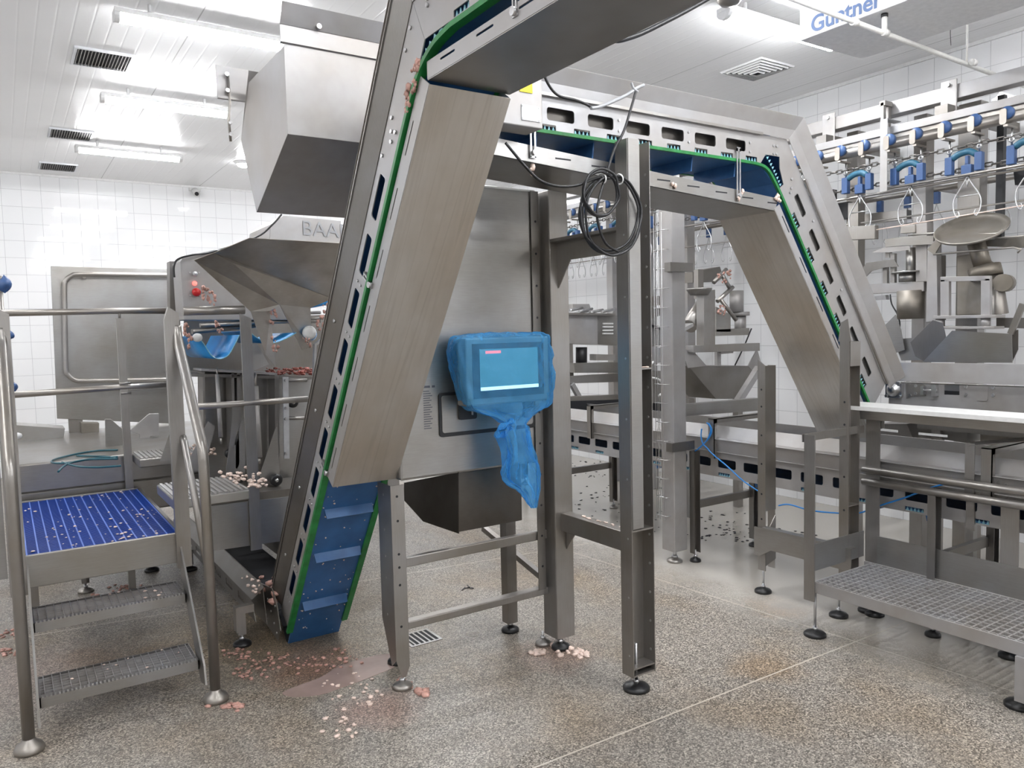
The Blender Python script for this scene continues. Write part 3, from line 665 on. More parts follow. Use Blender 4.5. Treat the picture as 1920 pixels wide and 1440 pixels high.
# ------------------------------------------------------------------ touch screen and the blue bag over it
hm = thing('operator_panel', 'touch screen operator panel mounted on the cabinet, seen through the blue bag', 'screen', (1.925, 2.98, 1.26))
b = MB(); b.box(1.70, 2.155, 2.945, 3.03, 1.268, 1.572); obj('panel_housing', b, 'steel', hm, bevel=.008)
b = MB(); b.box(1.735, 2.12, 2.941, 2.945, 1.30, 1.545); bz = obj('bezel', b, 'black', hm)
obj('display', MB().box(1.77, 2.085, 2.938, 2.941, 1.345, 1.52), 'screen', bz)
obj('status_bar', MB().box(1.77, 2.085, 2.936, 2.938, 1.335, 1.350), 'screen_bar', bz)
obj('alarm_field', MB().box(1.80, 1.88, 2.936, 2.938, 1.50, 1.512), 'led_red', bz)
obj('mount_arm', MB().box(1.88, 1.97, 3.03, 3.10, 1.38, 1.47), 'frame', hm)
def bag():
    m = MB(); rnd = random.Random(11); n = 40
    # z, x0, x1, y0, y1, crumple
    rows = [(1.590, 1.80, 2.05, 2.975, 3.005, .004), (1.588, 1.69, 2.165, 2.935, 3.045, .004), (1.56, 1.655, 2.172, 2.925, 3.05, .006), (1.50, 1.645, 2.175, 2.922, 3.05, .006),
            (1.42, 1.665, 2.178, 2.922, 3.05, .007), (1.34, 1.68, 2.178, 2.922, 3.05, .008), (1.275, 1.695, 2.17, 2.92, 3.05, .008), (1.245, 1.73, 2.15, 2.91, 3.04, .010),
            (1.215, 1.83, 2.08, 2.91, 3.02, .012), (1.19, 1.885, 2.035, 2.92, 2.995, .010), (1.17, 1.90, 2.01, 2.925, 2.98, .008),
            (1.15, 1.88, 2.02, 2.915, 2.985, .012), (1.12, 1.87, 2.035, 2.905, 2.985, .016), (1.09, 1.885, 2.025, 2.91, 2.98, .014), (1.04, 1.90, 2.04, 2.92, 2.97, .014),
            (.98, 1.885, 2.07, 2.925, 2.965, .014), (.93, 1.87, 2.085, 2.93, 2.96, .012), (.895, 1.90, 2.085, 2.93, 2.958, .010), (.86, 1.975, 2.08, 2.932, 2.955, .008), (.80, 2.0, 2.07, 2.935, 2.952, .006), (.765, 2.03, 2.06, 2.94, 2.948, .003)]
    vs = []
    ph = [rnd.random()*6.28 for _ in range(6)]
    for z, x0, x1, y0, y1, cr in rows:
        cx, cy, a, b_ = (x0+x1)/2, (y0+y1)/2, (x1-x0)/2, (y1-y0)/2
        for j in range(n):
            t = 6.2832*j/n; c, s = math.cos(t), math.sin(t); e = .35 if z > 1.24 else .8
            X = math.copysign(abs(c)**e, c); Y = math.copysign(abs(s)**e, s)
            k = cr*(math.sin(5*t+ph[0]+z*9)+.7*math.sin(9*t+ph[1]-z*14)+.6*math.sin(14*t+ph[2]+z*5))
            kx = k if z < 1.25 else k*.5
            vs.append((cx+X*(a+kx), cy+Y*(b_+k*.7) - (0.004 if s < 0 else 0), z+rnd.uniform(-.004, .004)))
    fs = [(i*n+j, i*n+(j+1) % n, (i+1)*n+(j+1) % n, (i+1)*n+j) for i in range(len(rows)-1) for j in range(n)]
    m.add(vs, fs, True)
    top = list(range(n)); m.f.append(tuple(top)); m.sm.append(True)
    return m
o = obj('plastic_bag', bag(), 'bag', sub=2)
tx = bpy.data.textures.new('bag_folds', 'CLOUDS'); tx.noise_scale = .045; tx.noise_depth = 2
dm = o.modifiers.new('folds', 'DISPLACE'); dm.texture = tx; dm.strength = .026; dm.mid_level = .5; dm.texture_coords = 'LOCAL'
kn = MB(); kc = at(940, 803, 'Y', 2.93); kn.tube(smooth_path([kc+Vector((.06, 0, .03)), kc+Vector((.02, -.02, .02)), kc+Vector((-.03, -.02, 0)), kc+Vector((-.02, 0, -.035)), kc+Vector((.02, .01, -.03)), kc+Vector((.05, -.01, .0))], 4), [.010+.006*math.sin(i*1.3) for i in range(21)], 10); obj('knot', kn, 'bag', o)
tag(o, 'translucent blue plastic bag tied around the operator panel and knotted below it', 'bag')

# ------------------------------------------------------------------ transfer conveyor on posts (top run + steep drop)
CY0, CY1 = 2.57, 2.92
frX = lambda a, b, w: Vector((a, w, b))
pc = [(1.75, 2.40), (3.27, 2.40), (3.27+.574*1.60, 2.40-.819*1.60)]
cv = thing('transfer_conveyor', 'angular transfer conveyor with blue belt, running level then dropping steeply to the right', 'conveyor', (2.6, 2.74, 1.0))
g1, K1 = seg_frame(pc, 0, 1, frX); g2, K2 = seg_frame(pc, 1, 1, frX)
for w, out in ((CY0, -1), (CY1, 1)):
    mb = MB()
    H = [rrect(.145+.2128*(i-1), .286+.2128*(i-1), .048, .100, .012) for i in range(9)]
    H = [h for h in H if max(p[0] for p in h) < K1-.02]
    C = [rrect(.105+.178*i, .19+.178*i, .004, .030, .003) for i in range(8)]
    mb.slab([[(-.3, .001), (K1-.06, .001), (K1-.02, .05), (K1-.02, .145), (-.3, .145)]]+H+C, -.004*out, lambda a, b_, ww: g1(a, b_, w+ww))
    H2 = [rrect(u, u+.125, .085, .125, .01) for u in [.235+.2128*i for i in range(6)]]
    C2 = [rrect(u, u+.085, .008, .045, .003) for u in [.30+.2128*i for i in range(6)]]
    A = offs(pc, [.145, .20], 1)
    J = [(A[1].x, A[1].y)]
    q = lambda u, v: (pc[1][0]+.574*u+.819*v, pc[1][1]-.819*u+.574*v)
    poly = [(3.25, 2.545), J[0], q(.14, .20), q(.14, .05), q(.06, .07), (3.36, 2.45), (3.25, 2.45)]
    mb.slab([poly], -.004*out, lambda a, b_, ww: frX(a, b_, w+ww))
    mb.slab([[(.14, .003), (1.60, .003), (1.56, .20), (.14, .20)]]+H2+C2, -.004*out, lambda a, b_, ww: g2(a, b_, w+ww))
    sp = obj('side_plate', mb, 'light_steel', cv)
    tp = MB(); yy = w-(.008 if out > 0 else -.004)
    for i in range(8): comb(tp, g1, .105+.178*i, .19+.178*i, .004, .026, yy)
    for u in [.30+.2128*i for i in range(6)]: comb(tp, g2, u, u+.085, .010, .040, yy)
    for i in range(9): comb(tp, g2, -.10+.04*i, -.06+.04*i, .012+.014*math.sin(i*.35), .03+.014*math.sin(i*.35), yy, 2)
    obj('belt_module_edges', tp, 'teal_tip', cv)
    gd = MB(); o_ = out
    strip_solid(gd, pc, [.142, .20], [.190, .262], 1, frX, w+.012*o_, w+.018*o_, .003)
    strip_solid(gd, pc, [.190, .262], [.252, .322], 1, frX, w+.018*o_, w+.050*o_, .003)
    obj('side_guard', gd, 'light_steel' if o_ < 0 else 'frame', cv, bevel=.001)
    rg = MB(); rg.beam(g1(-.3, .145, w+.012*o_), g1(K1-.06, .145, w+.012*o_), .012, .012); obj('guard_edge_rod', rg, 'white_plastic' if 0 else 'tube', cv)
    rg = MB(); rg.beam(g2(.20, .20, w+.012*o_), g2(1.56, .20, w+.012*o_), .012, .012, (0, 1, 0)); obj('guard_edge_rod', rg, 'tube', cv)
    if out < 0:
        bolts(sp, [g1(u, v, w) for u in (.105, .53, .955, 1.38) for v in (.05, .095)], (0, -1, 0), .006, .005)
        bolts(sp, [frX(x, z, w) for x in (3.31, 3.335) for z in (2.42+.04, 2.50)]+[g2(.15, .12, w), g2(.20, .07, w), g2(.185, .09, w), g2(.42, .15, w), g2(.86, .15, w)], (0, -1, 0), .007, .006)
    gp = [g1(-.3, 0, w)] + smooth_path([g1(K1-.18, 0, w), g1(K1-.03, -.012, w), g2(.10, -.004, w), g2(.30, 0, w)], 5)[0:] + [g2(1.60, 0, w)]
    gs = MB()
    for i in range(len(gp)-1): gs.beam(gp[i], gp[i+1], .014, .014, (0, 1, 0))
    obj('wear_strip', gs, 'green', cv)
mb = MB()
P = [g1(-.3, .004, 0), g1(K1-.18, .004, 0), g1(K1-.03, -.008, 0), g2(.10, 0, 0), g2(.30, .004, 0), g2(1.60, .004, 0)]
P2_ = [g1(-.3, .17, 0), g1(K1, .17, 0), g2(.12, .19, 0), g2(1.55, .19, 0)]
for Q_ in (P, P2_):
    for a, c in zip(Q_[:-1], Q_[1:]):
        mb.plate([Vector((a.x, CY0+.01, a.z)), Vector((a.x, CY1-.01, a.z)), Vector((c.x, CY1-.01, c.z)), Vector((c.x, CY0+.01, c.z))], .008)
belt = obj('belt', mb, 'blue_belt', cv)
ln = MB(); ln.slab([[(.22, .025), (1.54, .025), (1.54, .165), (.22, .165)]], .003, lambda a, b_, ww: g2(a, b_, CY0+.018+ww)); obj('window_liner', ln, 'steel', cv)  # added liner so the drop windows show a grey inside
ln = MB(); ln.slab([[(-.28, .035), (K1-.08, .035), (K1-.08, .125), (-.28, .125)]], .004, lambda a, b_, ww: g1(a, b_, CY0+.04+ww)); obj('window_liner', ln, 'chute_dark', cv)  # added dark liner; its colour stands for shade inside the top-run windows
for f, u, hh in [(g1, .12+.30*i, .07) for i in range(5)]+[(g2, .25+.30*i, .075) for i in range(5)]:
    c = MB(); c.slab([[(u, 0.004), (u+.006, .004), (u+.006-.01, -hh), (u-.01, -hh)]], .27, lambda a, b_, ww: f(a, b_, CY0+.04+ww)); obj('cleat', c, 'blue_belt', belt)
# sloping pan under the level run
pm = MB(); zt = lambda x: 2.375-.0635*(x-1.2); zb = lambda x: zt(x)-.068
for w in (CY0-.004, CY1+.003):
    pm.plate([(1.45, w, zb(1.45)), (3.32, w, zb(3.32)), (3.34, w, zt(3.34)), (1.45, w, zt(1.45))], .0025, (0, 1, 0))
pm.plate([(1.45, CY0-.004, zb(1.45)), (3.32, CY0-.004, zb(3.32)), (3.32, CY1+.004, zb(3.32)), (1.45, CY1+.004, zb(1.45))], .0025)
pp = obj('drip_pan', pm, 'steel', cv, bevel=0)
sl = MB()
for x in [1.93+.19*i for i in range(8)]: sl.box(x, x+.08, CY0-.0052, CY0-.0042, zt(x)-.034, zt(x)-.028)
obj('pan_slots', sl, 'void', pp)
pan(g2, .20, 1.74, CY0-.006, CY1+.006, -.092, -.045, 'drop_pan', cv, 'drop_pan', slits=[(.26+.25*i, .36+.25*i) for i in range(6)])
for x in (1.80, 3.02):
    hb = MB()
    for dx in (0, .02): hb.box(x+dx, x+dx+.008, CY0-.014, CY0-.010, zt(x)-.05, 2.455)
    hb.box(x, x+.028, CY0-.014, CY0-.010, 2.44, 2.46).box(x, x+.028, CY0-.014, CY0-.010, zt(x)-.052, zt(x)-.044)
    h_ = obj('hanger_bracket', hb, 'bolt', cv); bolts(h_, [(x+.014, CY0-.014, zt(x)-.03)], (0, -1, 0), .010, .012)
scraps('meat_scraps', 'small pale scraps hanging on the drip pan edge of the transfer conveyor', [(rnd.choice([1.82, 2.36, 2.60, 3.05, 3.33])+rnd.uniform(-.02, .02), CY0-.012, 2.27-.06*rnd.random()) for _ in range(18)], 'fat', .006, .013, flat=1.2)
# leftmost drive box
jb = thing('junction_box', 'grey junction box with a yellow label and nameplate, on the transfer conveyor', 'box', (1.65, 2.5, 2.37))
obj('housing', MB().box(1.50, 1.79, 2.455, 2.565, 2.372, 2.63), 'light_steel', jb, bevel=.004)
q_ = at(987, 164, 'Y', 2.4515); obj('yellow_label', MB().box(q_.x-.03, q_.x+.028, 2.4515, 2.4545, q_.z-.018, q_.z+.022), 'yellow', jb)
npz = obj('nameplate', MB().box(1.69, 1.775, 2.4515, 2.4545, 2.395, 2.452), 'label_grey', jb)
bolts(npz, [(x, 2.4515, z) for x in (1.695, 1.770) for z in (2.40, 2.447)], (0, -1, 0), .003, .003)

# ------------------------------------------------------------------ posts that carry the transfer conveyor
ps = thing('support_stand', 'open-channel support post on a black foot, braced to the cabinet, holding the cable coil', 'stand', (2.27, 2.5, 0))
b = MB(); b.channel((2.275, 2.52, .075), (2.275, 2.52, 2.385), .13, .075, .004, (0, -1, 0), (1, 0, 0)); pst = obj('post', b, 'frame', ps, bevel=.001)
b = MB(); b.box(2.213, 2.275, 2.440, 2.444, .735, 2.385).plate([(2.275, 2.444, .735), (2.275, 2.444, 2.385), (2.285, 2.47, 2.385), (2.285, 2.47, .735)], .003); obj('cover_strip', b, 'steel', ps)
for z in (.72, .11, .078, 1.42): obj('stiffener', MB().box(2.214, 2.336, 2.447, 2.515, z, z+.007), 'frame', ps)
foot(ps, 2.262, 2.487, .21, 'black_rubber', .06, .007)
bolts(pst, [(2.336, 2.47, z) for z in [.17+.13*i for i in range(17)]], (-1, 0, 0), .006, .002, 'bolt', 'bolt_hole')
bolts(pst, [(2.21, 2.47, z) for z in [.17+.26*i for i in range(8)]], (-1, 0, 0), .005, .001, 'bolt', 'bolt_hole')
b = MB(); b.box(2.27, 2.335, 2.53, 3.04, .60, .69).plate([(2.30, 3.03, .60), (2.30, 2.95, .60), (2.30, 3.03, .50)], .006, (1, 0, 0)); obj('tie_beam', b, 'frame', ps, bevel=.01)
b = MB(); b.box(2.235, 2.325, 2.52, 3.03, 2.02, 2.035).plate([(2.28, 3.03, 2.02), (2.28, 2.52, 2.02), (2.28, 2.52, 1.93), (2.28, 2.93, 1.93), (2.28, 3.03, 1.80)], .006, (1, 0, 0)); obj('upper_bracket', b, 'frame', ps)
scraps('meat_scraps', 'pale meat film lying on the low tie beam and the post shelf', [(2.30+.02*rnd.random(), 2.56+.4*rnd.random(), .692) for _ in range(14)]+[(2.24+.08*rnd.random(), 2.46, 1.43) for _ in range(8)], 'fat', .006, .014, flat=.25)

s2 = thing('support_stand', 'two-post support stand under the steep drop of the transfer conveyor, beside the work bench', 'stand', (3.72, 2.7, 0))
b = MB(); b.plate([(3.70, 2.985, .14), (3.70, 2.93, .14), (3.70, 2.93, 1.36), (3.70, 2.985, 1.40)], .004, (1, 0, 0)); b.box(3.704, 3.795, 2.93, 2.934, .50, 1.36).plate([(3.70, 2.93, .17), (3.795, 2.93, .20), (3.795, 2.93, .47), (3.74, 2.93, .40), (3.704, 2.93, .37)], .004, (0, 1, 0)).box(3.791, 3.795, 2.934, 2.985, .14, 1.36); p1 = obj('post', b, 'frame', s2)
b = MB(); b.channel((3.755, 2.455, .10), (3.755, 2.455, 1.50), .10, .055, .004, (0, -1, 0), (1, 0, 0)); b.plate([(3.705, 2.39, 1.50), (3.705, 2.465, 1.50), (3.705, 2.45, 1.60), (3.705, 2.41, 1.62)], .005, (1, 0, 0)); b.box(3.71, 3.80, 2.396, 2.40, 1.37, 1.50).box(3.71, 3.80, 2.40, 2.45, .62, .626).box(3.71, 3.80, 2.40, 2.45, 1.37, 1.376); p2 = obj('post', b, 'frame', s2)
b = MB(); b.plate([(3.69, 3.0, .40), (3.69, 2.37, .40), (3.69, 2.37, .28), (3.69, 2.88, .28), (3.69, 2.96, .23), (3.69, 3.0, .23)], .006, (-1, 0, 0)); b.box(3.68, 3.73, 2.37, 2.94, .40, .406); obj('tie_plate', b, 'steel', s2)
bolts(p1, [(3.70, 2.957, z) for z in (.33, .45, .60, .78, .95, 1.12, 1.22)], (-1, 0, 0), .006, .001, 'void', 'bolt_hole')
bolts(p2, [(3.705, 2.425, z) for z in (.45, .60, .78, .92, 1.06, 1.18)], (-1, 0, 0), .006, .001, 'void', 'bolt_hole')
foot(s2, 3.722, 2.965, .16, r=.05); foot(s2, 3.73, 2.47, .16, r=.05); foot(s2, 3.92, 2.42, .10, r=.05)
# ------------------------------------------------------------------ hopper box above the cabinet
hp = thing('steel_hopper', 'large folded steel hopper box high up behind the steep elevator', 'hopper', (1.35, 3.2, 2.14))
b = MB(); b.box(.96, 1.78, 2.972, 2.976, 2.37, 2.76)
b.plate([(.96, 2.974, 2.70), (.96, 2.974, 2.372), (.96, 3.443, 2.14), (.96, 3.638, 2.492), (.96, 3.467, 2.70)], .003, (1, 0, 0))
b.plate([(.96, 2.974, 2.37), (1.78, 2.974, 2.37), (1.78, 3.443, 2.14), (.96, 3.443, 2.14)], .003)
b.plate([(.96, 3.443, 2.14), (1.78, 3.443, 2.14), (1.78, 3.638, 2.492), (.96, 3.638, 2.492)], .003)
b.plate([(.96, 3.638, 2.492), (1.78, 3.638, 2.492), (1.78, 3.467, 2.75), (.96, 3.467, 2.75)], .003)
b.plate([(1.777, 2.974, 2.70), (1.777, 2.974, 2.372), (1.777, 3.443, 2.14), (1.777, 3.638, 2.492), (1.777, 3.467, 2.70)], .003, (1, 0, 0))
hb = obj('hopper_box', b, 'light_steel', hp, bevel=.001)
b = MB(); b.plate([(.945, 2.965, 2.71), (1.80, 2.965, 2.71), (1.80, 2.965, 2.775), (.945, 2.965, 2.775)], .003).plate([(.945, 2.962, 2.775), (1.80, 2.962, 2.775), (1.80, 2.925, 2.845), (.945, 2.925, 2.845)], .003).plate([(.945, 2.965, 2.712), (1.80, 2.965, 2.712), (1.80, 2.974, 2.705), (.945, 2.974, 2.705)], .003)
fl = obj('rim_flange', b, 'light_steel', hp); bolts(fl, [(1.09, 2.955, 2.785), (1.52, 2.955, 2.785)], (0, -1, 0), .010, .018)
b = MB(); b.box(.86, 1.0, 3.615, 3.62, 2.66, 2.80).box(.86, .98, 3.60, 3.62, 2.655, 2.665); br = obj('bracket', b, 'light_steel', hp)
b = MB(); b.tube([(.905, 3.60, 2.77), (.91, 3.60, 2.64), (.90, 3.60, 2.56), (.905, 3.60, 2.47)], .006, 8); obj('hanger_rod', b, 'tube', br); bolts(br, [(.90, 3.60, 2.76), (.90, 3.60, 2.69), (.905, 3.60, 2.55), (.905, 3.60, 2.50)], (0, -1, 0), .009, .012)
b = MB(); b.box(1.50, 1.56, 3.43, 3.46, 2.13, 2.30).box(1.5, 1.56, 3.3, 3.46, 2.28, 2.30); obj('support_foot', b, 'frame', hp)

# ------------------------------------------------------------------ tipping machine at left back
tm = thing('tipping_machine', 'stained machine with blue sagging belts, gas struts and ribbed standing plates behind the stair platform', 'machine', (1.3, 5.2, 0))
b = MB(); b.box(.0, 2.6, 5.40, 7.2, .70, .875); b.box(.0, 2.6, 5.42, 5.44, .50, .70); obj('plinth', b, 'steel', tm, bevel=.01)
for x, y in ((.36, 5.55), (.25, 7.0), (1.7, 5.6), (2.4, 7.0)):
    b = MB(); b.lathe((x, y, .06), [(.03, 0), (.06, .46), (.06, .64)], n=4); obj('leg', b, 'frame', tm)
foot(tm, .78, 5.77, .3); foot(tm, .36, 5.55, .10, 'tube')
B = MB()
B.px([(338, 490), (345, 480), (402, 468), (560, 468), (560, 600), (345, 600)], 'Y', 4.95, .25)
cbx = obj('control_housing', B, 'light_steel', tm, bevel=.004)
def knob(x, y, r, mat, name, h=.03, Y=4.95):
    p = at(x, y, 'Y', Y); m = MB(); m.lathe(p, [(0, -.001), (r*.55, 0), (r*.55, h*.5), (r, h*.55), (r*.9, h), (0, h*1.15)], (0, -1, 0), 18); return obj(name, m, mat, cbx)
knob(367, 548, .026, 'red', 'emergency_stop'); knob(364.6, 531.5, .014, 'led_red', 'indicator', .012); knob(364.6, 514, .015, 'label_grey', 'selector_switch')
bolts(cbx, [at(x, y, 'Y', 4.95) for x, y in ((356, 511), (373, 511), (356, 554), (375, 555))], (0, -1, 0), .005, .006)
B = MB(); B.px([(318, 490), (338, 490), (338, 700), (320, 700)], 'Y', 5.3, .1); obj('side_column', B, 'dark_steel', tm)
B = MB(); B.px([(505, 452), (507, 421), (532, 404), (640, 414), (640, 458)], 'Y', 5.0, .5); wb = obj('top_enclosure', B, 'light_steel', tm, bevel=.003)
# interior and lower body
B = MB(); B.px([(345, 600), (612, 590), (600, 720), (345, 700)], 'Y', 5.75, .01); obj('inner_wall', B, 'dark_steel', tm)
B = MB(); B.px([(345, 700), (600, 706), (600, 712), (345, 706)], 'Y', 5.05, .7); obj('collecting_tray', B, 'dark_steel', tm)
B = MB(); B.px([(379, 693), (600, 702), (600, 960), (385, 960)], 'Y', 5.25, .01); obj('body_plate', B, 'steel', tm)
B = MB(); B.px([(378, 691.5), (520, 699.5), (520, 703.5), (378, 695.5)], 'Y', 5.0, .25); obj('top_ledge', B, 'light_steel', tm)
B = MB(); B.px([(395, 949), (560, 929), (560, 1010), (400, 1033)], 'Y', 4.4, .008); obj('base_panel', B, 'steel', tm)
B = MB(); B.px([(383, 935), (600, 910), (600, 960), (383, 960)], 'Y', 4.75, .4); obj('base_body', B, 'dark_steel', tm)
for x0, x1, y0, y1 in ((434, 439, 700, 850), (444, 450, 700, 830), (515, 523, 701, 932), (380, 384, 697, 830)):
    B = MB(); B.px([(x0, y0), (x1, y0), (x1+2, y1), (x0+2, y1)], 'Y', 5.05, .15); obj('upright', B, 'frame', tm)
for pl in ([(425, 872), (432, 820), (437, 760), (447, 760), (449, 880)], [(424, 875), (455, 782), (460, 782), (460, 888), (424, 888)], [(487, 890), (517, 801), (520, 801), (526, 935), (487, 935)], [(346, 880), (390, 790), (404, 800), (380, 885)], [(300, 865), (325, 792), (327, 865)]):
    B = MB(); B.px(pl, 'Y', 4.93, .006); obj('gusset', B, 'steel', tm)
for (a, b_, r, rod) in (((407, 702), (414, 820), .0125, (407, 690)), ((478.5, 724), (485.5, 858), .020, (479, 700))):
    p, q = at(*a, 'Y', 4.97), at(*b_, 'Y', 4.90); m = MB().cyl(p, q, r, 14); g = obj('gas_strut', m, 'light_steel', tm)
    m = MB().cyl(p, at(*rod, 'Y', 4.99), r*.4, 8); m.cyl(q, q+(q-p).normalized()*.04, r*.5, 8); obj('piston_rod', m, 'tube', g)
for x, y, r, Y in ((516, 899, .038, 4.90), (547, 754, .036, 5.1), (430, 850, .03, 5.0)):
    p = at(x, y, 'Y', Y); m = MB().lathe(p, [(0, 0), (r, 0), (r, .03), (r*.75, .036), (r*.4, .034), (0, .034)], (0, -1, 0), 20); w = obj('wheel', m, 'black_rubber', tm)
    obj('hub', MB().lathe(p, [(0, .034), (r*.35, .034), (r*.3, .044), (0, .045)], (0, -1, 0), 14), 'bolt', w)
m = MB(); m.px([(530, 707), (541, 707), (543, 860), (533, 860)], 'Y', 4.98, .012); hw = obj('hinge_strip', m, 'label_grey', tm)
bolts(hw, [at(535, y, 'Y', 4.98) for y in (713, 750, 765, 785, 850)], (0, -1, 0), .009, .02)
for y in (713, 784): obj('pivot_bar', MB().cyl(at(538, y, 'Y', 5.0), at(575, y, 'Y', 5.0), .012, 10), 'tube', tm)
# fold-out standing plates
def stand_plate(x0, x1, y0, y1, z):
    m = MB(); m.box(x0, x1, y0, y1, z-.055, z-.004)
    s = obj('standing_plate', m, 'steel', tm, bevel=.006); k = int((x1-x0)/.026); r = MB()
    for i in range(k): x = x0+.012+.026*i; r.box(x, x+.013, y0+.01, y1-.01, z-.004, z+.003)
    obj('rib_surface', r, 'light_steel', s)
stand_plate(.655, 1.02, 4.02, 4.50, .82); stand_plate(.655, 1.02, 5.10, 5.46, .80+.08)
# steel slide
V = {k: at(x, y, 'Y', d) for k, (x, y, d) in dict(a=(364, 488, 4.50), b=(401, 474, 4.45), c=(468, 446, 4.30), d=(642, 456, 4.30), e=(624, 560, 4.85), f=(582, 577, 4.85), g=(524, 571, 4.75), h=(437, 493, 4.50), i=(470, 584, 4.72), j=(507, 583, 4.74), k=(512, 640, 4.76), l=(517, 688, 4.78), m=(498, 665, 4.78), n=(584, 652, 4.88), o=(566, 656, 4.88)).items()}
def sheet(name, polys, mat, parent, t=.003):
    m = MB()
    for P in polys: m.add([V[q] for q in P], [tuple(range(len(P)))])
    return obj(name, m, mat, parent, thick=t)
sl_ = sheet('slide_side', ['abh', 'ahgi', 'gji'], 'slide', tm); sheet('slide_tongue', ['ijklm'], 'slide', sl_)
s2_ = sheet('slide_floor', ['bceh', 'hefg'], 'slide', tm); sheet('slide_tongue', ['gfno'], 'slide', s2_)
sheet('slide_back', ['cde'], 'slide', tm)
# blue belts
def sag(px_, Y0, Y1, name='blue_sag_belt'):
    c = smooth_path([at(x, y, 'Y', Y0) for x, y in px_], 5); m = MB(); n = len(c)
    vs = [Vector((p.x, Y0, p.z)) for p in c]+[Vector((p.x, Y1, p.z)) for p in c]
    m.add(vs, [(i, i+1, i+1+n, i+n) for i in range(n-1)], True); o = obj(name, m, 'blue_sheet', tm, thick=.004)
    e = MB(); e.tube([Vector((p.x, Y0, p.z)) for p in c], .003, 6); obj('welded_edge', e, 'teal_tip', o)
sag([(370, 630), (383, 646), (397, 667), (412, 673), (428, 666), (441, 645), (449, 628)], 4.75, 5.5)
sag([(466, 620), (480, 632), (500, 642), (518, 642), (538, 634), (556, 624)], 4.80, 5.5)
sag([(414, 575), (428, 566), (442, 561), (456, 570), (470, 590)], 5.0, 5.6)
for p, q, r, mt in (((352, 585), (455, 600), .018, 'light_steel'), ((360, 622), (478, 610), .016, 'dark_steel'), ((375, 610), (600, 598), .014, 'tube'), ((498, 577), (535, 574), .03, 'blue_sheet'), ((571, 572), (625, 563), .026, 'blue_sheet'), ((500, 588), (600, 586), .012, 'light_steel'), ((500, 604), (600, 603), .01, 'tube')):
    obj('roller', MB().cyl(at(*p, 'Y', 4.95), at(*q, 'Y', 5.05), r, 14), mt, tm)
p = at(580, 624, 'Y', 4.8); rl = obj('roller', MB().cyl(p, p+Vector((.09, .25, -.01)), .045, 18), 'blue_sheet', tm); obj('roller_end', MB().lathe(p, [(0, 0), (.045, 0), (.04, .02), (.02, .03), (0, .03)], (-.3, -1, 0), 18), 'white_plastic', rl)
p = at(369, 633, 'Y', 4.74); obj('roller_end', MB().lathe(p, [(0, 0), (.025, 0), (.025, .03), (0, .03)], (0, -1, 0), 14), 'white_plastic', tm)
B = MB(); B.px([(590, 645), (605, 634), (606, 638), (594, 648), (592, 706), (588, 706)], 'Y', 4.75, .03); obj('guard_bar', B, 'light_steel', tm)
B = MB(); B.px([(466, 645), (483, 645), (504, 683), (478, 694), (462, 694)], 'Y', 4.85, .006); obj('deflector', B, 'light_steel', tm)
# guard rail in front of the machine
gr = thing('guard_rail', 'short guard rail of flat bar and tube between the stair platform and the steep elevator', 'rail', (1.1, 4.4, .4))
b = MB(); b.plate([(1.105, 4.378, .40), (1.165, 4.378, .40), (1.165, 4.378, 1.70), (1.105, 4.378, 1.73)], .015, (0, 1, 0)); obj('post', b, 'frame', gr)
obj('top_tube', MB().cyl((.816, 4.40, 1.745), (1.135, 4.40, 1.75), .024, 14), 'tube', gr)
obj('mid_tube', MB().cyl((.863, 4.39, 1.232), (1.466, 4.39, 1.232), .0175, 14), 'tube', gr)
rnd = random.Random(5)
scraps('meat_scraps', 'heap of red meat scraps on the collecting tray under the slide', [at(rnd.uniform(500, 588), rnd.uniform(690, 702), 'Y', rnd.uniform(5.05, 5.35)) for _ in range(110)], 'flesh_dark', .008, .02, flat=.5)
scraps('meat_scraps', 'pink scraps clinging to the rollers and blue belts of the machine', [at(x+rnd.uniform(-7, 7), y+rnd.uniform(-14, 14), 'Y', 4.72) for x, y in ((353, 640), (352, 620), (411, 612), (514, 596), (600, 605), (607, 585), (385, 545), (398, 560), (575, 640), (516, 645)) for _ in range(9)], 'meat', .005, .013, flat=1.1)
scraps('meat_scraps', 'pale scraps piled behind the ribbed standing plates', [(rnd.uniform(.98, 1.15), rnd.uniform(4.1, 4.55), .80+.05*rnd.random()) for _ in range(50)]+[(rnd.uniform(.9, 1.1), rnd.uniform(5.0, 5.3), .86+.05*rnd.random()) for _ in range(40)], 'fat', .008, .018, flat=.6)
# back panel with tubular handle, gear on the plinth
bp_ = thing('sliding_door_panel', 'flat steel panel with a rounded tubular handle loop, standing behind the stair platform', 'panel', (.8, 7.0, .9))
B = MB(); B.px([(95, 499), (335, 505), (335, 795), (107, 785)], 'Y', 6.98, .02); obj('panel', B, 'steel', bp_, bevel=.003)
B = MB(); B.tube(smooth_path([at(x, y, 'Y', 6.9) for x, y in ((328, 516), (230, 515), (150, 514), (134, 517), (123, 527), (121, 540), (122, 620), (124, 690), (129, 704), (142, 713), (160, 714), (230, 713), (328, 711))], 4), .018, 12); hd = obj('handle_loop', B, 'tube', bp_)
for x, y in ((158, 520), (290, 520)): obj('handle_bracket', MB().cyl(at(x, y, 'Y', 6.9), at(x, y, 'Y', 6.98), .012, 8), 'tube', hd)
B = MB(); B.px([(128, 784), (155, 784), (155, 850), (132, 850)], 'Y', 7.0, .03); obj('foot_plate', B, 'frame', bp_)
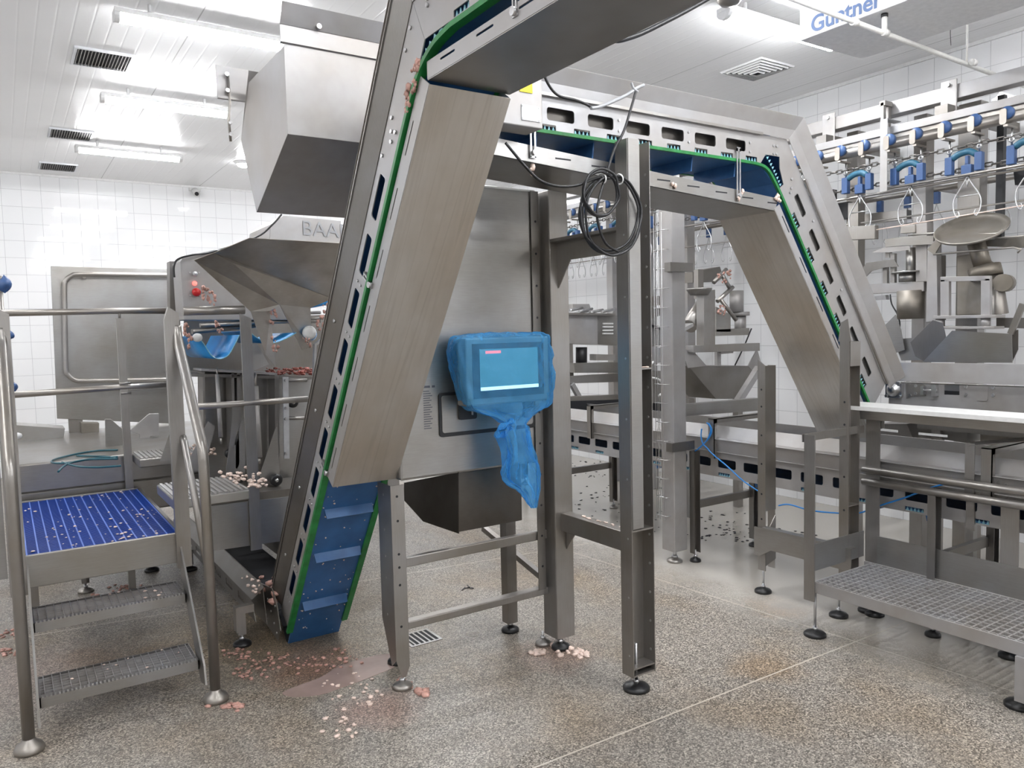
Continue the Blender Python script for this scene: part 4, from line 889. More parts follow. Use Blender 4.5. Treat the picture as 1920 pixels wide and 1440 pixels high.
for i, (pl, Y, t_, lab, mt) in enumerate([([(31, 797), (122, 803), (114, 851), (34, 846)], 6.7, .25, 'tilted grey steel box lying on the plinth at far left', 'steel'),
                         ([(152, 793), (186, 793), (186, 835), (153, 835)], 6.9, .12, 'brown-stained steel block on the plinth below the panel', 'alloy'),
                         ([(197, 786), (208, 786), (230, 805), (230, 870), (217, 866), (215, 845), (198, 842)], 5.9, .02, 'folded upright plate on the plinth beside the rail post', 'steel'),
                         ([(243, 808), (280, 776), (298, 775), (298, 818), (282, 818), (280, 850), (263, 850), (262, 815)], 6.2, .03, 'angled bracket plate with a pale upright on the plinth', 'light_steel')]):
    B = MB(); B.px(pl, 'Y', Y, t_); o = obj('steel_box' if i < 2 else 'bracket_plate', B, mt, bevel=.003); tag(o, lab, 'box' if i < 2 else 'bracket')
def plp(x, y): return at(x/4.8, 700+y/4.8, 'Z', .882)
B = MB()
for P in ([(1060, 690), (900, 695), (760, 712), (600, 745), (480, 780), (480, 805), (620, 805), (850, 765), (1060, 752)], [(525, 885), (570, 840), (640, 805), (800, 775), (1060, 770)], [(560, 800), (640, 825), (740, 842), (900, 845), (1090, 832)], [(690, 740), (820, 745), (960, 750), (1050, 765)]):
    B.tube(smooth_path([plp(*q) for q in P], 5), .006, 8)
o = obj('air_hose', B, 'hose'); tag(o, 'thin teal air hose lying in loose loops on the steel plinth', 'hose')
wp = thing('hose_stand', 'thin upright pipe with three blue knobs, behind the left handrail', 'pipe', (.0, 5.0, .88))
p0 = at(12, 700, 'Y', 5.55); obj('pipe', MB().cyl((p0.x, 5.55, .875), (p0.x, 5.55, 2.0), .012, 10), 'frame', wp)
for x, y, r in ((8, 532, .05), (18, 628, .03), (24, 727, .032)):
    p = at(x, y, 'Y', 5.55); m = MB().blob(p, r, seed=int(x), n=9); obj('blue_knob', m, 'blue_block', wp, sub=1)
m = MB().lathe(at(34, 817, 'Y', 5.55), [(0, -.02), (.018, -.012), (.022, 0), (.018, .012), (0, .02)]); obj('ball', m, 'white_plastic', wp)
# curved cable from the control box up to the enclosure
B = MB(); B.tube(smooth_path([at(327, 520, 'Y', 4.9), at(326, 500, 'Y', 4.9), at(334, 486, 'Y', 4.9), at(360, 478, 'Y', 4.9), at(400, 472, 'Y', 4.95), at(480, 445, 'Y', 5.0), at(510, 422, 'Y', 5.0), at(528, 402, 'Y', 5.0)], 5), .006, 8)
o = obj('cable', B, 'cable'); tag(o, 'thin dark cable looping from the red-button control box up under the hopper', 'cable')
# ------------------------------------------------------------------ cables and coil
B = MB(); B.tube(smooth_path([at(x, y, 'Y', 2.40) for x, y in ((1140, 70), (1157, 76), (1180, 71), (1207, 61), (1243, 43), (1282, 23), (1328, -3), (1400, -45))], 6), .0105, 10)
o = obj('cable', B, 'cable'); tag(o, 'thick black cable hanging down from the ceiling beside the lit tube at upper right', 'cable')
B = MB(); B.tube(smooth_path([at(x, y, 'Y', 2.47) for x, y in ((1020, 125), (1024, 150), (1045, 178), (1080, 188), (1100, 196), (1112, 204))], 6), .0055, 10)
o = obj('cable', B, 'cable'); tag(o, 'black cable sagging from behind the upper drip pan to the conveyor side', 'cable')
B = MB(); B.tube(smooth_path([at(x, y, 'Y', 2.46) for x, y in ((1108, 203), (1125, 200), (1150, 190), (1175, 178), (1195, 165), (1207, 160))], 6), .007, 10)
B.tube(smooth_path([at(x, y, 'Y', 2.455) for x, y in ((1184, 155), (1188, 166), (1196, 172))], 4), .005, 8)
o = obj('cable_tie', B, 'grey_cable'); tag(o, 'grey taped cable end tied to the top rail of the transfer conveyor', 'cable')
coil = thing('cable_coil', 'coiled black cable tied to the open-channel post below the transfer conveyor', 'cable', at(1147, 405, 'Y', 2.41))
B = MB(); B.tube(smooth_path([at(x, y, 'Y', d) for x, y, d in ((948, 268, 2.50), (962, 285, 2.48), (985, 312, 2.46), (1012, 338, 2.44), (1045, 349, 2.42), (1080, 348, 2.41), (1110, 337, 2.41), (1128, 332, 2.41))], 6), .0055, 10); obj('feed_cable', B, 'cable', coil)
B = MB(); B.tube(smooth_path([at(x, y, 'Y', d) for x, y, d in ((1192, 172, 2.44), (1184, 200, 2.44), (1170, 245, 2.43), (1152, 280, 2.42), (1138, 325, 2.41), (1124, 370, 2.405), (1120, 410, 2.40), (1135, 455, 2.40), (1160, 472, 2.40))], 6), .0055, 10); obj('feed_cable', B, 'cable', coil)
for k, (cx, cy, a, b_, d) in enumerate([(1144, 403, 57, 74, 2.43), (1147, 406, 55, 72, 2.42), (1142, 400, 54, 70, 2.41), (1150, 404, 52, 75, 2.40), (1125, 364, 32, 42, 2.395), (1128, 360, 33, 44, 2.385)]):
    P = [at(cx+a*math.cos(t*.5236+k)+1.5*math.sin(3*t+k), cy+b_*math.sin(t*.5236+k), 'Y', d-.006*math.sin(t)) for t in range(12)]
    B = MB(); B.tube(smooth_path(P, 5, True), .0052, 9, closed=True); obj('loop', B, 'cable', coil)
for x, y in ((1129, 335), (1161, 336)):
    B = MB(); B.lathe(at(x, y, 'Y', 2.41), [(.020, -.004), (.023, 0), (.020, .004), (.017, 0), (.020, -.004)], (1, .2, .2), 14); obj('white_tie', B, 'white_plastic', coil)

# ------------------------------------------------------------------ lettered cooler, pipes at the upper right ceiling
co = thing('ceiling_cooler', 'white ceiling cooler with pale blue lettering at the top edge, right', 'cooler', (4.3, 2.0, 3.25))
obj('casing', MB().box(4.0, 4.62, 1.3, 2.92, 3.25, 3.56), 'ceil_white', co, bevel=.004)
for x, y in ((4.05, 1.4), (4.55, 1.4), (4.05, 2.7), (4.55, 2.7)): obj('hanger', MB().cyl((x, y, 3.55), (x, y, 3.6), .008, 8), 'tube', co)
def text(name, body, size, origin, xdir, ydir, mat, parent, depth=.002, bold=0.0):
    cu = bpy.data.curves.new(name, 'FONT'); cu.body = body; cu.size = size; cu.extrude = depth/2; cu.offset = bold
    o = bpy.data.objects.new(name, cu); COL.objects.link(o)
    X = Vector(xdir).normalized(); Y = Vector(ydir).normalized(); Zv = X.cross(Y)
    bpy.context.view_layer.update(); me = bpy.data.meshes.new_from_object(o.evaluated_get(bpy.context.evaluated_depsgraph_get()))
    bpy.data.objects.remove(o)
    org = Vector((0, 0, 0)); q = parent
    while q is not None: org += q.location; q = q.parent
    for v in me.vertices: v.co = Vector(origin)+X*v.co.x+Y*v.co.y+Zv*v.co.z-org
    me.name = name; me.materials.clear(); me.materials.append(M_[mat]); ob = bpy.data.objects.new(name, me); COL.objects.link(ob); ob.parent = parent; return ob
text('lettering', 'Güntner', .125, (3.997, 2.845, 3.272), (0, -1, 0), (0, 0, 1), 'ink_blue', co, bold=.002)
pp = thing('water_pipe', 'white pipe run under the ceiling at upper right with a capped upright tee', 'pipe', (4.6, 2.45, 3.15))
obj('pipe', MB().cyl((2.9, 2.40, 3.15), (5.95, 2.50, 3.15), .0135, 12), 'white_pipe', pp)
for x in (4.06, 3.78, 5.0): obj('fitting', MB().cyl((x-.02, 2.43, 3.15), (x+.02, 2.43, 3.15), .019, 12), 'white_pipe', pp)
u = obj('upright', MB().cyl((4.06, 2.435, 3.15), (4.06, 2.435, 3.245), .014, 12), 'white_pipe', pp); obj('cap', MB().cyl((4.06, 2.435, 3.232), (4.06, 2.435, 3.249), .018, 12), 'black', u)
obj('hanger_rod', MB().cyl((5.0, 2.47, 3.15), (5.0, 2.47, 3.6), .006, 8), 'white_pipe', pp)
obj('hanger_rod', MB().cyl((3.3, 2.41, 3.15), (3.3, 2.41, 3.6), .006, 8), 'white_pipe', pp)
B = MB(); B.tube(smooth_path([at(x, y, 'Z', z) for x, y, z in ((1787, 0, 3.598), (1786, 25, 3.5), (1782, 55, 3.42), (1783, 85, 3.36))], 4), .002, 6); o = obj('loose_wire', B, 'cable'); tag(o, 'short loose dark wire dangling from the ceiling at upper right', 'wire')
p = at(1368, 2, 'Y', 3.1); o = obj('domed_fitting', MB().lathe(p+Vector((0, 0, -.03)), [(0, 0), (.05, .01), (.075, .04), (.07, .08), (.03, .12), (.02, 3.6-p.z+.03)], n=18), 'dark_steel'); tag(o, 'dark domed ceiling fitting at the left end of the upper right tube lamp', 'fitting')
text('lettering', 'BAADER', .135, at(566, 440, 'Y', 4.995), (1, 0, -.03), (0, 0, 1), 'grey_cable', tm)
# ------------------------------------------------------------------ long low trough conveyor
tr = thing('trough_conveyor', 'long low trough conveyor with windowed side frame, running behind the posts to the right', 'conveyor', (4.15, 3.9, 0))
TX, TX2, TY0, TY1 = 3.95, 4.42, .7, 7.4
m = MB(); H = [rrect(y, y+.15, .655, .715, .012) for y in [TY0+.1+.2135*i for i in range(31)]]; C = [rrect(y, y+.10, .600, .622, .003) for y in [TY0+.15+.32*i for i in range(20)]]
m.slab([[(TY0, .592), (TY1, .592), (TY1, .757), (TY0, .757)]]+H+C, .004, lambda a, b_, w: Vector((TX+w, a, b_))); sf = obj('side_frame', m, 'light_steel', tr)
m = MB()
for y in [TY0+.15+.32*i for i in range(20)]: comb(m, lambda a, b_, w: Vector((w, a, b_)), y, y+.10, .600, .620, TX+.006, 5)
obj('belt_module_edges', m, 'teal_tip', tr)
obj('return_belt', MB().box(TX+.012, TX2-.012, TY0, TY1, .600, .610), 'blue_belt', tr)
obj('slider_bed', MB().box(TX+.012, TX2-.012, TY0, TY1, .725, .735), 'steel', tr)
for s, X in ((1, TX), (-1, TX2)):
    m = MB(); m.plate([(X, TY0, .757), (X, TY1, .757), (X-.028*s, TY1, .762), (X-.028*s, TY0, .762)], .004).plate([(X-.006*s, TY0, .762), (X-.006*s, TY1, .762), (X-.03*s, TY1, .845), (X-.03*s, TY0, .845)], .003)
    m.plate([(X-.03*s, TY0, .845), (X-.03*s, TY1, .845), (X-.045*s, TY1, .85), (X-.045*s, TY0, .85)], .004)
    m.plate([(X+.02*s, TY0, .852), (X+.02*s, TY1, .852), (X+.06*s, TY1, .928), (X+.06*s, TY0, .928)], .003).plate([(X-.03*s, TY0, .845), (X-.03*s, TY1, .845), (X+.02*s, TY1, .852), (X+.02*s, TY0, .852)], .003)
    obj('side_wall', m, 'light_steel', tr, bevel=.001)
m = MB().box(TX2, TX2+.004, TY0, TY1, .592, .757); obj('side_frame', m, 'steel', tr)
bolts(sf, [(TX-.02, y, z) for y in (3.86, 1.76) for z in (.80, .825) ]+[(TX-.02, y, z) for y in (3.83, 1.73) for z in (.79, .815)], (-1, 0, 0), .008, .006)
def ubracket(y0, y1, name='cross_bracket'):
    m = MB(); m.box(TX-.05, TX-.044, y0, y0+.05, .72, .985).box(TX-.05, TX-.02, y0, y0+.004, .72, .985)
    m.box(TX-.05, TX+.5, y0, y0+.004, .955, .985).box(TX-.05, TX+.5, y0, y0+.05, .98, .985); obj(name, m, 'frame', tr)
ubracket(3.50, 3.6); ubracket(4.78, 4.9); ubracket(1.78, 1.9)
for i, y in enumerate((1.15, 2.05, 3.66, 5.20, 6.6)):
    for X in (3.865, 4.47):
        m = MB(); m.channel((X, y, .06), (X, y, .60 if X > 4 else .76), .06, .04, .004, (0, -1, 0), (1, 0, 0)); obj('leg', m, 'dark_steel', tr)
        foot(tr, X, y-.02, .08, 'tube' if i > 2 else 'black_rubber', .038)
    obj('cross_bar', MB().box(3.89, 4.46, y-.015, y+.015, .36, .41), 'dark_steel', tr)
m = MB(); m.px([(1811, 900), (1827, 902), (1827, 996), (1811, 992)], 'X', 3.94, .01); obj('drop_plate', m, 'frame', tr)
for y in (4.05, 3.15, 2.35, 2.05): obj('cleat', MB().plate([(TX+.03, y, .60), (TX+.03, y+.09, .60), (TX+.03, y+.08, .555)], .36, (1, 0, 0)), 'blue_belt', tr)
m = MB(); m.box(4.0, 4.37, 2.75, 3.6, .735, .745).box(4.05, 4.30, 3.0, 3.5, .80, .805); obj('slide_sheet', m, 'light_steel', tr)
# airlines
def rope(pts, r, lab, name='air_line', mat='blue_rope'):
    m = MB()
    for P in pts: m.tube(smooth_path(P, 6), r, 8)
    o = obj(name, m, mat); tag(o, lab, 'air line')
a3 = lambda x, y, X=3.885: at(1050+x/4.235, 700+y/4.235, 'X', X)
rope([[a3(1165, 392), a3(1195, 430), a3(1190, 480), a3(1160, 540), a3(1110, 590), a3(1072, 618)], [a3(1180, 395), a3(1205, 450), a3(1185, 510), a3(1140, 560), a3(1095, 600)], [a3(1125, 440), a3(1120, 500), a3(1135, 560), a3(1165, 590), a3(1210, 640), a3(1330, 740), a3(1450, 850), a3(1590, 945)]], .0045, 'bright blue air line looped on a trough bracket and running diagonally down to the posts')
rope([[at(x, y, 'X', 3.92) for x, y in ((1460, 948), (1480, 946), (1520, 957), (1570, 962), (1610, 962), (1650, 948), (1700, 932), (1745, 915), (1784, 904))]], .0045, 'blue air line sagging behind the work bench rails below the trough')

# ------------------------------------------------------------------ cable ladder post
lp = thing('cable_post', 'square steel post with a wire cable tray on its left side and chrome foot', 'post', (3.75, 3.72, 0))
b = MB(); b.box(3.69, 3.81, 3.66, 3.78, .085, 2.42); obj('post', b, 'light_steel', lp, bevel=.006)
foot(lp, 3.75, 3.72, .09, 'tube', .052, .012)
b = MB()
for y in (3.72, 3.755, 3.79): b.cyl((3.655, y, .3), (3.655, y, 2.35), .0022, 6)
for x in (3.685,): b.cyl((x, 3.80, .3), (x, 3.80, 2.35), .0022, 6)
for i in range(17):
    z = .33+.127*i; b.tube([(3.70, 3.69, z), (3.655, 3.70, z), (3.655, 3.795, z), (3.70, 3.80, z)], .002, 6)
obj('wire_tray', b, 'bolt', lp)
for z in (1.99, .80):
    b = MB(); b.box(3.66, 3.87, 3.645, 3.655, z-.03, z+.03).box(3.66, 3.69, 3.655, 3.70, z-.03, z+.03); obj('clamp', b, 'dark_steel', lp)
B = MB(); B.px([(1274, 759), (1425, 746), (1425, 770), (1274, 781)], 'Y', 3.70, .05); obj('cross_beam', B, 'steel', lp, bevel=.004)

# ------------------------------------------------------------------ overhead shackle line
oh = thing('overhead_rail', 'overhead steel frame of square beams, columns and a round rail along the right wall', 'rail', (5.2, 4.8, 0))
obj('beam', MB().box(5.10, 5.20, 1.0, 9.6, 2.99, 3.08), 'light_steel', oh, bevel=.004)
m = MB().box(4.975, 5.06, 1.0, 9.4, 2.835, 2.885); obj('rail_bar', m, 'light_steel', oh, bevel=.003)
obj('rail_tube', MB().cyl((5.0, 1.0, 2.775), (5.0, 9.4, 2.775), .034, 16).box(4.996, 5.004, 1.0, 9.4, 2.80, 2.84), 'tube', oh)
for y in (3.47, 2.62, 5.2, 6.9, 8.6):
    m = MB(); m.box(5.085, 5.095, y-.05, y+.05, 2.90, 3.11); c = obj('clamp_plate', m, 'light_steel', oh, bevel=.003); bolts(c, [(5.085, y, z) for z in (2.93, 3.08)], (-1, 0, 0), .012, .014)
    obj('crosstie', MB().box(5.0, 5.95, y-.04, y+.04, 2.885, 2.945), 'dark_steel', oh)
m = MB(); m.box(5.0, 5.09, 2.99, 3.03, 3.04, 3.07).box(5.0, 5.03, 3.0, 3.02, 2.84, 3.06).box(5.06, 5.09, 3.0, 3.02, 2.84, 3.06); obj('suspension_bolt_pair', m, 'tube', oh)
obj('drop_bar', MB().box(4.93, 4.935, 2.93, 2.98, 2.46, 2.93).box(4.935, 5.09, 2.93, 2.98, 2.925, 2.93), 'light_steel', oh)
for y in (6.12, 5.58, 5.08, 7.6, 3.40, 2.90, 2.58, 1.6):
    w_ = .07 if y == 2.58 else .045
    obj('column', MB().box(5.27, 5.37, y-w_, y+w_, .0, 2.99), 'frame' if y < 4 else 'light_steel', oh, bevel=.004)
obj('black_column', MB().box(5.28, 5.32, 2.38, 2.42, 2.1, 2.99), 'black', oh)
for z, x_ in ((2.485, 4.985), (2.468, 5.02)): obj('guide_rod', MB().cyl((x_, 1.0, z), (x_, 2.99 if z > 2.48 else 9.0, z), .009, 8), 'tube', oh)
obj('guide_wire', MB().cyl((5.0, 1.2, 2.285), (5.0, 3.3, 2.215), .004, 6), 'fat', oh)
obj('guide_wire', MB().cyl((5.12, 1.2, 2.30), (5.12, 9.0, 2.30), .006, 6), 'tube', oh)
m = MB().px([(1614, 402), (1700, 393), (1700, 410), (1614, 421)], 'X', 5.25, .06); obj('rail_support', m, 'frame', oh)
for pl in ([(1553, 385), (1590, 378), (1592, 408), (1560, 415)], [(1540, 360), (1562, 355), (1562, 380), (1540, 384)], [(1900, 320), (1925, 318), (1925, 345), (1903, 347)]):
    obj('sensor_box', MB().px(pl, 'X', 5.22, .05), 'black', oh)
def chain(z0, X, y0, y1, lab):
    m = MB(); y = y0; k = 0
    while y < y1:
        P = [(0, -.028), (.011, -.018), (.011, .018), (0, .028), (-.011, .018), (-.011, -.018)]
        z = z0-.006*abs(math.sin((y-y0)*17.7/2))
        L = [Vector((X+(a if k % 2 else 0), y+b_, z+(0 if k % 2 else a))) for a, b_ in P]; m.tube(L, .0042, 6, closed=True); y += .044; k += 1
    o = obj('drive_chain', m, 'dark_steel'); tag(o, lab, 'chain')
chain(2.665, 5.0, 1.3, 9.0, 'upper steel link chain of the overhead line, just under the rail tube')
chain(2.535, 5.05, 1.3, 9.0, 'lower steel link chain of the overhead line, level with the blue blocks')
sc = thing('shackle_carrier', 'blue two-wheel shackle carrier with a wire bird hanger on the overhead rail', 'hanger', (5.0, 0, 2.1), 'shackle carriers on the overhead rail')
def L(x, y, z): return Vector((x, y, z))
for y in (-.088, .088):
    w = obj('wheel', MB().lathe((4.925, y, 2.79), [(0, 0), (.036, 0), (.038, .010), (.036, .03), (0, .034)], (1, 0, 0), 16), 'blue_block', sc)
    m = MB(); m.slab([rrect(y-.004, y+.034, 2.725, 2.815, .014)], .006, lambda a, b_, q: L(4.918+q, a, b_)); m.box(4.918, 5.04, y-.012, y+.012, 2.71, 2.722); obj('trolley_plate', m, 'tube', sc)
    m = MB(); m.cyl((5.0, y, 2.71), (5.0, y, 2.61), .006, 8).lathe((4.992, y, 2.645), [(.009, 0), (.018, 0), (.018, .008), (.009, .008), (.009, 0)], (1, 0, 0), 12); obj('eye_bolt', m, 'bolt', sc)
    m = MB(); m.box(4.98, 5.02, y-.022, y+.022, 2.50, 2.61); obj('blue_block', m, 'blue_block', sc, bevel=.004)
m = MB(); m.tube(smooth_path([L(5.0, -.07, 2.60), L(5.0, -.03, 2.625), L(5.0, .03, 2.62), L(5.0, .07, 2.60)], 3), .020, 10); obj('link_body', m, 'teal_body', sc)
m = MB(); m.box(4.98, 5.02, -.05, .01, 2.485, 2.545).box(4.985, 5.015, -.03, -.01, 2.545, 2.60).lathe((4.985, -.02, 2.54), [(0, 0), (.016, 0), (.016, .03), (0, .03)], (1, 0, 0), 12); obj('swivel_head', m, 'blue_block', sc, bevel=.003)
m = MB()
for s in (-1, 1):
    m.tube(smooth_path([L(5.0, -.02, 2.48), L(5.0, -.02+.02*s, 2.44), L(5.0, -.02+.075*s, 2.35), L(5.0, -.02+.08*s, 2.28), L(5.0, -.02+.06*s, 2.235), L(5.0, -.02+.045*s, 2.245), L(5.0, -.02+.052*s, 2.27)], 4), .0042, 6)
m.cyl((5.0, -.085, 2.36), (5.0, .045, 2.36), .004, 6); m.tube([L(5.0, -.03, 2.48), L(5.0, -.02, 2.42), L(5.0, -.01, 2.48)], .004, 6); obj('wire_hanger', m, 'bolt', sc)
ys = [1.765+.355*i for i in range(20)]
for i, y in enumerate(ys):
    c = sc if i == 0 else copy_tree(sc)
    c.location = Vector((5.0, y, 2.1))
    c['label'] = 'blue shackle carrier with wire hanger, '+(['just beyond the right edge', 'nearest the right edge', 'above the tilted dish', 'just right of the vertical drop bar', 'just left of the vertical drop bar', 'leftmost beside the steep drop'][i] if i < 6 else 'far run seen beneath the transfer conveyor')
hg0 = thing('bird_hanger', 'thin wire bird hanger', 'hanger', (5.55, 0, 2.0), 'bare wire hangers on the rear rail')
m = MB()
for s_ in (-1, 1): m.tube(smooth_path([L(5.55, 0, 2.42), L(5.55, .02*s_, 2.36), L(5.55, .055*s_, 2.28), L(5.55, .06*s_, 2.22), L(5.55, .045*s_, 2.185), L(5.55, .032*s_, 2.195), L(5.55, .036*s_, 2.215)], 4), .0040, 6)
m.cyl((5.55, -.045, 2.31), (5.55, .045, 2.31), .0035, 6); obj('wire_loop', m, 'bolt', hg0); m = MB(); m.box(5.535, 5.565, -.02, .02, 2.42, 2.50); obj('blue_block', m, 'blue_block', hg0)
rr_ = thing('rear_rail', 'slim rear rail close to the right wall carrying the bare wire hangers', 'rail', (5.55, 4.8, 2.5)); obj('rail_tube', MB().cyl((5.55, 1.5, 2.52), (5.55, 9.4, 2.52), .02, 12), 'tube', rr_)
for y in (3.0, 5.0, 7.0): obj('wall_bracket', MB().box(5.55, 6.0, y-.02, y+.02, 2.535, 2.57), 'light_steel', rr_)
for i in range(30):
    c = hg0 if i == 0 else copy_tree(hg0); y = 2.3+.21*i; c.location = Vector((5.55, y, 2.0))
    c['label'] = 'bare wire hanger on the rear rail, '+('number %s from the right edge' % ['one', 'two', 'three', 'four', 'five', 'six', 'seven'][i] if i < 7 else 'far run seen through the gaps')

# ------------------------------------------------------------------ takeaway conveyor with bearing (right)
tk = thing('takeaway_conveyor', 'conveyor end with a square bearing and steel side frame, behind the white board at right', 'conveyor', (4.6, 1.9, .9))
KX = 4.45
m = MB(); H = [[(at(x, y, 'X', KX).y, at(x, y, 'X', KX).z) for x, y in ((1770, 722), (1799, 722), (1799, 741), (1770, 740))]]
m.slab([[(2.62, 1.10), (2.62, 1.235), (.8, 1.255), (.8, 1.08), (2.48, 1.07), (2.60, 1.08)]]+H+[rrect(y, y+.09, 1.078, 1.100, .003) for y in (2.30, 2.15, 1.90, 1.60)], .005, lambda a, b_, w: L(KX+w, a, b_)); sp = obj('side_plate', m, 'light_steel', tk)
obj('drum', MB().box(KX+.02, 4.95, .8, 2.55, 1.09, 1.20), 'void', tk)  # solid near-black block; its colour stands for the shade behind the window
m = MB(); m.plate([(KX-.012, 2.64, 1.235), (KX-.012, .8, 1.255), (KX-.03, .8, 1.262), (KX-.03, 2.64, 1.243)], .004).plate([(KX-.005, 2.63, 1.245), (KX-.005, .8, 1.262), (KX+.006, .8, 1.37), (KX+.006, 2.66, 1.355)], .003)
obj('side_guard', m, 'light_steel', tk, bevel=.001)
obj('bottom_rail', MB().box(KX-.004, KX+.02, .8, 2.60, 1.050, 1.070), 'green', tk)
obj('lower_pan', MB().box(KX+.01, 4.95, .8, 2.45, .97, 1.045), 'dark_steel', tk)
c0 = at(1679, 730, 'X', KX)
m = MB(); m.slab([rrect(c0.y-.052, c0.y+.052, c0.z-.052, c0.z+.052, .02)], .02, lambda a, b_, w: L(KX-.022+w, a, b_)).lathe((KX-.022, c0.y, c0.z), [(.042, 0), (.040, -.012), (.030, -.016), (.024, -.03), (.010, -.034), (0, -.034)][::1], (1, 0, 0), 20)
bh = obj('bearing_housing', m, 'bolt', tk, bevel=.002); bolts(bh, [(KX-.022, c0.y+a*.04, c0.z+b_*.04) for a in (-1, 1) for b_ in (-1, 1)], (-1, 0, 0), .009, .012)
a4 = lambda x, y: at(1420+x/3.84, 560+y/3.84, 'X', KX)
bolts(sp, [a4(x, y) for x, y in ((1105, 605), (1145, 628), (1103, 696), (1143, 682), (1505, 633), (1505, 688), (1700, 640), (1700, 695))], (-1, 0, 0), .009, .010)
m = MB(); m.plate([a4(x, y)+Vector((-.006, 0, 0)) for x, y in ((1075, 590), (1130, 588), (1215, 622), (1215, 700), (1130, 700), (1075, 720))], .005, (1, 0, 0)); obj('tension_plate', m, 'tube', tk)
m = MB(); m.cyl(a4(1210, 658)+Vector((-.02, 0, 0)), a4(1310, 662)+Vector((-.02, 0, 0)), .008, 8).box(KX-.035, KX, a4(1300, 0).y-.012, a4(1300, 0).y+.012, a4(0+1300, 700).z, a4(1300, 618).z).box(KX-.035, KX, a4(1215, 0).y-.008, a4(1215, 0).y+.008, a4(1215, 690).z, a4(1215, 628).z); obj('tension_screw', m, 'bolt', tk)
m = MB(); m.slab([rrect(a4(1675, 0).y, a4(1592, 0).y, a4(1600, 735).z, a4(1600, 612).z, .012)], .004, lambda a, b_, w: L(KX-.005+w, a, b_)); obj('cover_plate', m, 'light_steel', tk)
for pts, mt in (([(1730, 679), (1785, 620), (1897, 626), (1898, 680)], 'steel'), ([(1707, 642), (1749, 600), (1768, 606), (1775, 640), (1735, 679), (1716, 668)], 'dark_steel'), ([(1897, 622), (1909, 618), (1909, 655), (1898, 678)], 'dark_steel'), ([(1643, 626), (1679, 590), (1689, 618), (1696, 656), (1662, 668)], 'steel'), ([(1675, 636), (1735, 632), (1740, 675), (1690, 676)], 'steel')):
    chute_x = globals().get('chute_x', 4.64)+.025; m = MB().px(pts, 'X', chute_x, .004); obj('chute_plate', m, mt, tk)
m = MB().beam(at(1895, 626, 'X', 4.7), at(1918, 570, 'X', 4.7), .02, .03); obj('chute_arm', m, 'frame', tk)
for y in (1.0, 2.35):
    for X in (4.5, 4.9):
        obj('leg', MB().box(X-.025, X+.025, y-.025, y+.025, .05, 1.0), 'frame', tk); foot(tk, X, y, .06, 'tube', .04)
# drive gear under the takeaway conveyor
for i, (pts, X, mt) in enumerate([([(1645, 795), (1700, 795), (1712, 822), (1700, 835), (1645, 838)], 4.50, 'dark_steel'), ([(1722, 795), (1815, 800), (1812, 830), (1722, 818)], 4.50, 'dark_steel'), ([(1838, 805), (1925, 815), (1925, 860), (1838, 850)], 4.5, 'alloy')]):
    o = obj('drive_housing', MB().px(pts, 'X', X, .25), mt, tk)
obj('light_strip', MB().px([(1645, 803), (1682, 807), (1682, 811), (1645, 807)], 'X', 4.46, .01), 'white_plastic', tk)
obj('light_strip', MB().px([(1722, 811), (1775, 816), (1775, 820), (1722, 815)], 'X', 4.46, .01), 'white_plastic', tk)

# ------------------------------------------------------------------ cutting unit with tilted disc (right)
cu_ = thing('disc_unit', 'stained machine with a large tilted dish, wire guides and a round motor, at right edge', 'machine', (5.1, 2.4, 1.3))
dc = at(1822, 436, 'X', 5.0)
m = MB(); m.lathe(dc, [(0, .0), (.17, .004), (.195, .014), (.205, .030), (.198, .034), (.185, .020), (.16, .012), (0, .010)], (-.60, -.12, 1), 40); obj('dish', m, 'alloy', cu_)
m = MB(); m.tube([at(x, y, 'X', 4.93) for x, y in ((1750, 477), (1900, 464), (1915, 468), (1908, 474))], .006, 8); obj('wire_guide', m, 'tube', cu_)
m = MB(); m.tube([at(x, y, 'X', 4.96) for x, y in ((1704, 458), (1790, 450), (1870, 446), (1925, 442))], .005, 8); obj('wire_guide', m, 'tube', cu_)
m = MB(); m.tube([at(x, y, 'X', 4.96) for x, y in ((1703, 441), (1755, 437), (1790, 450))], .006, 8); m.tube([at(x, y, 'X', 4.97) for x, y in ((1810, 448), (1835, 439), (1870, 438), (1880, 430))], .005, 8); obj('wire_guide', m, 'tube', cu_)
m = MB().px([(1738, 468), (1762, 441), (1768, 450), (1752, 478)], 'X', 4.94, .01).px([(1840, 450), (1925, 444), (1925, 465), (1850, 462)], 'X', 5.05, .02); obj('side_blade', m, 'alloy', cu_)
m = MB(); m.cyl(at(1830, 455, 'X', 5.02), at(1845, 505, 'X', 5.05), .05, 18).cyl(at(1845, 500, 'X', 5.05), at(1850, 520, 'X', 5.05), .09, 18); obj('spindle', m, 'alloy', cu_)
m = MB(); m.px([(1792, 480), (1822, 476), (1862, 500), (1862, 593), (1792, 593)], 'X', 5.05, .12); obj('casting', m, 'alloy', cu_, bevel=.01)
m = MB(); p = at(1879, 530, 'X', 5.0); m.cyl(p, p+Vector((.12, .03, .0)), .052, 20); obj('round_motor', m, 'alloy', cu_)
m = MB(); m.lathe(at(1872, 588, 'X', 5.05), [(.055, 0), (.035, .17), (0, .18)], (-.12, 0, 1), 16); obj('guard_cone', m, 'dark_steel', cu_)
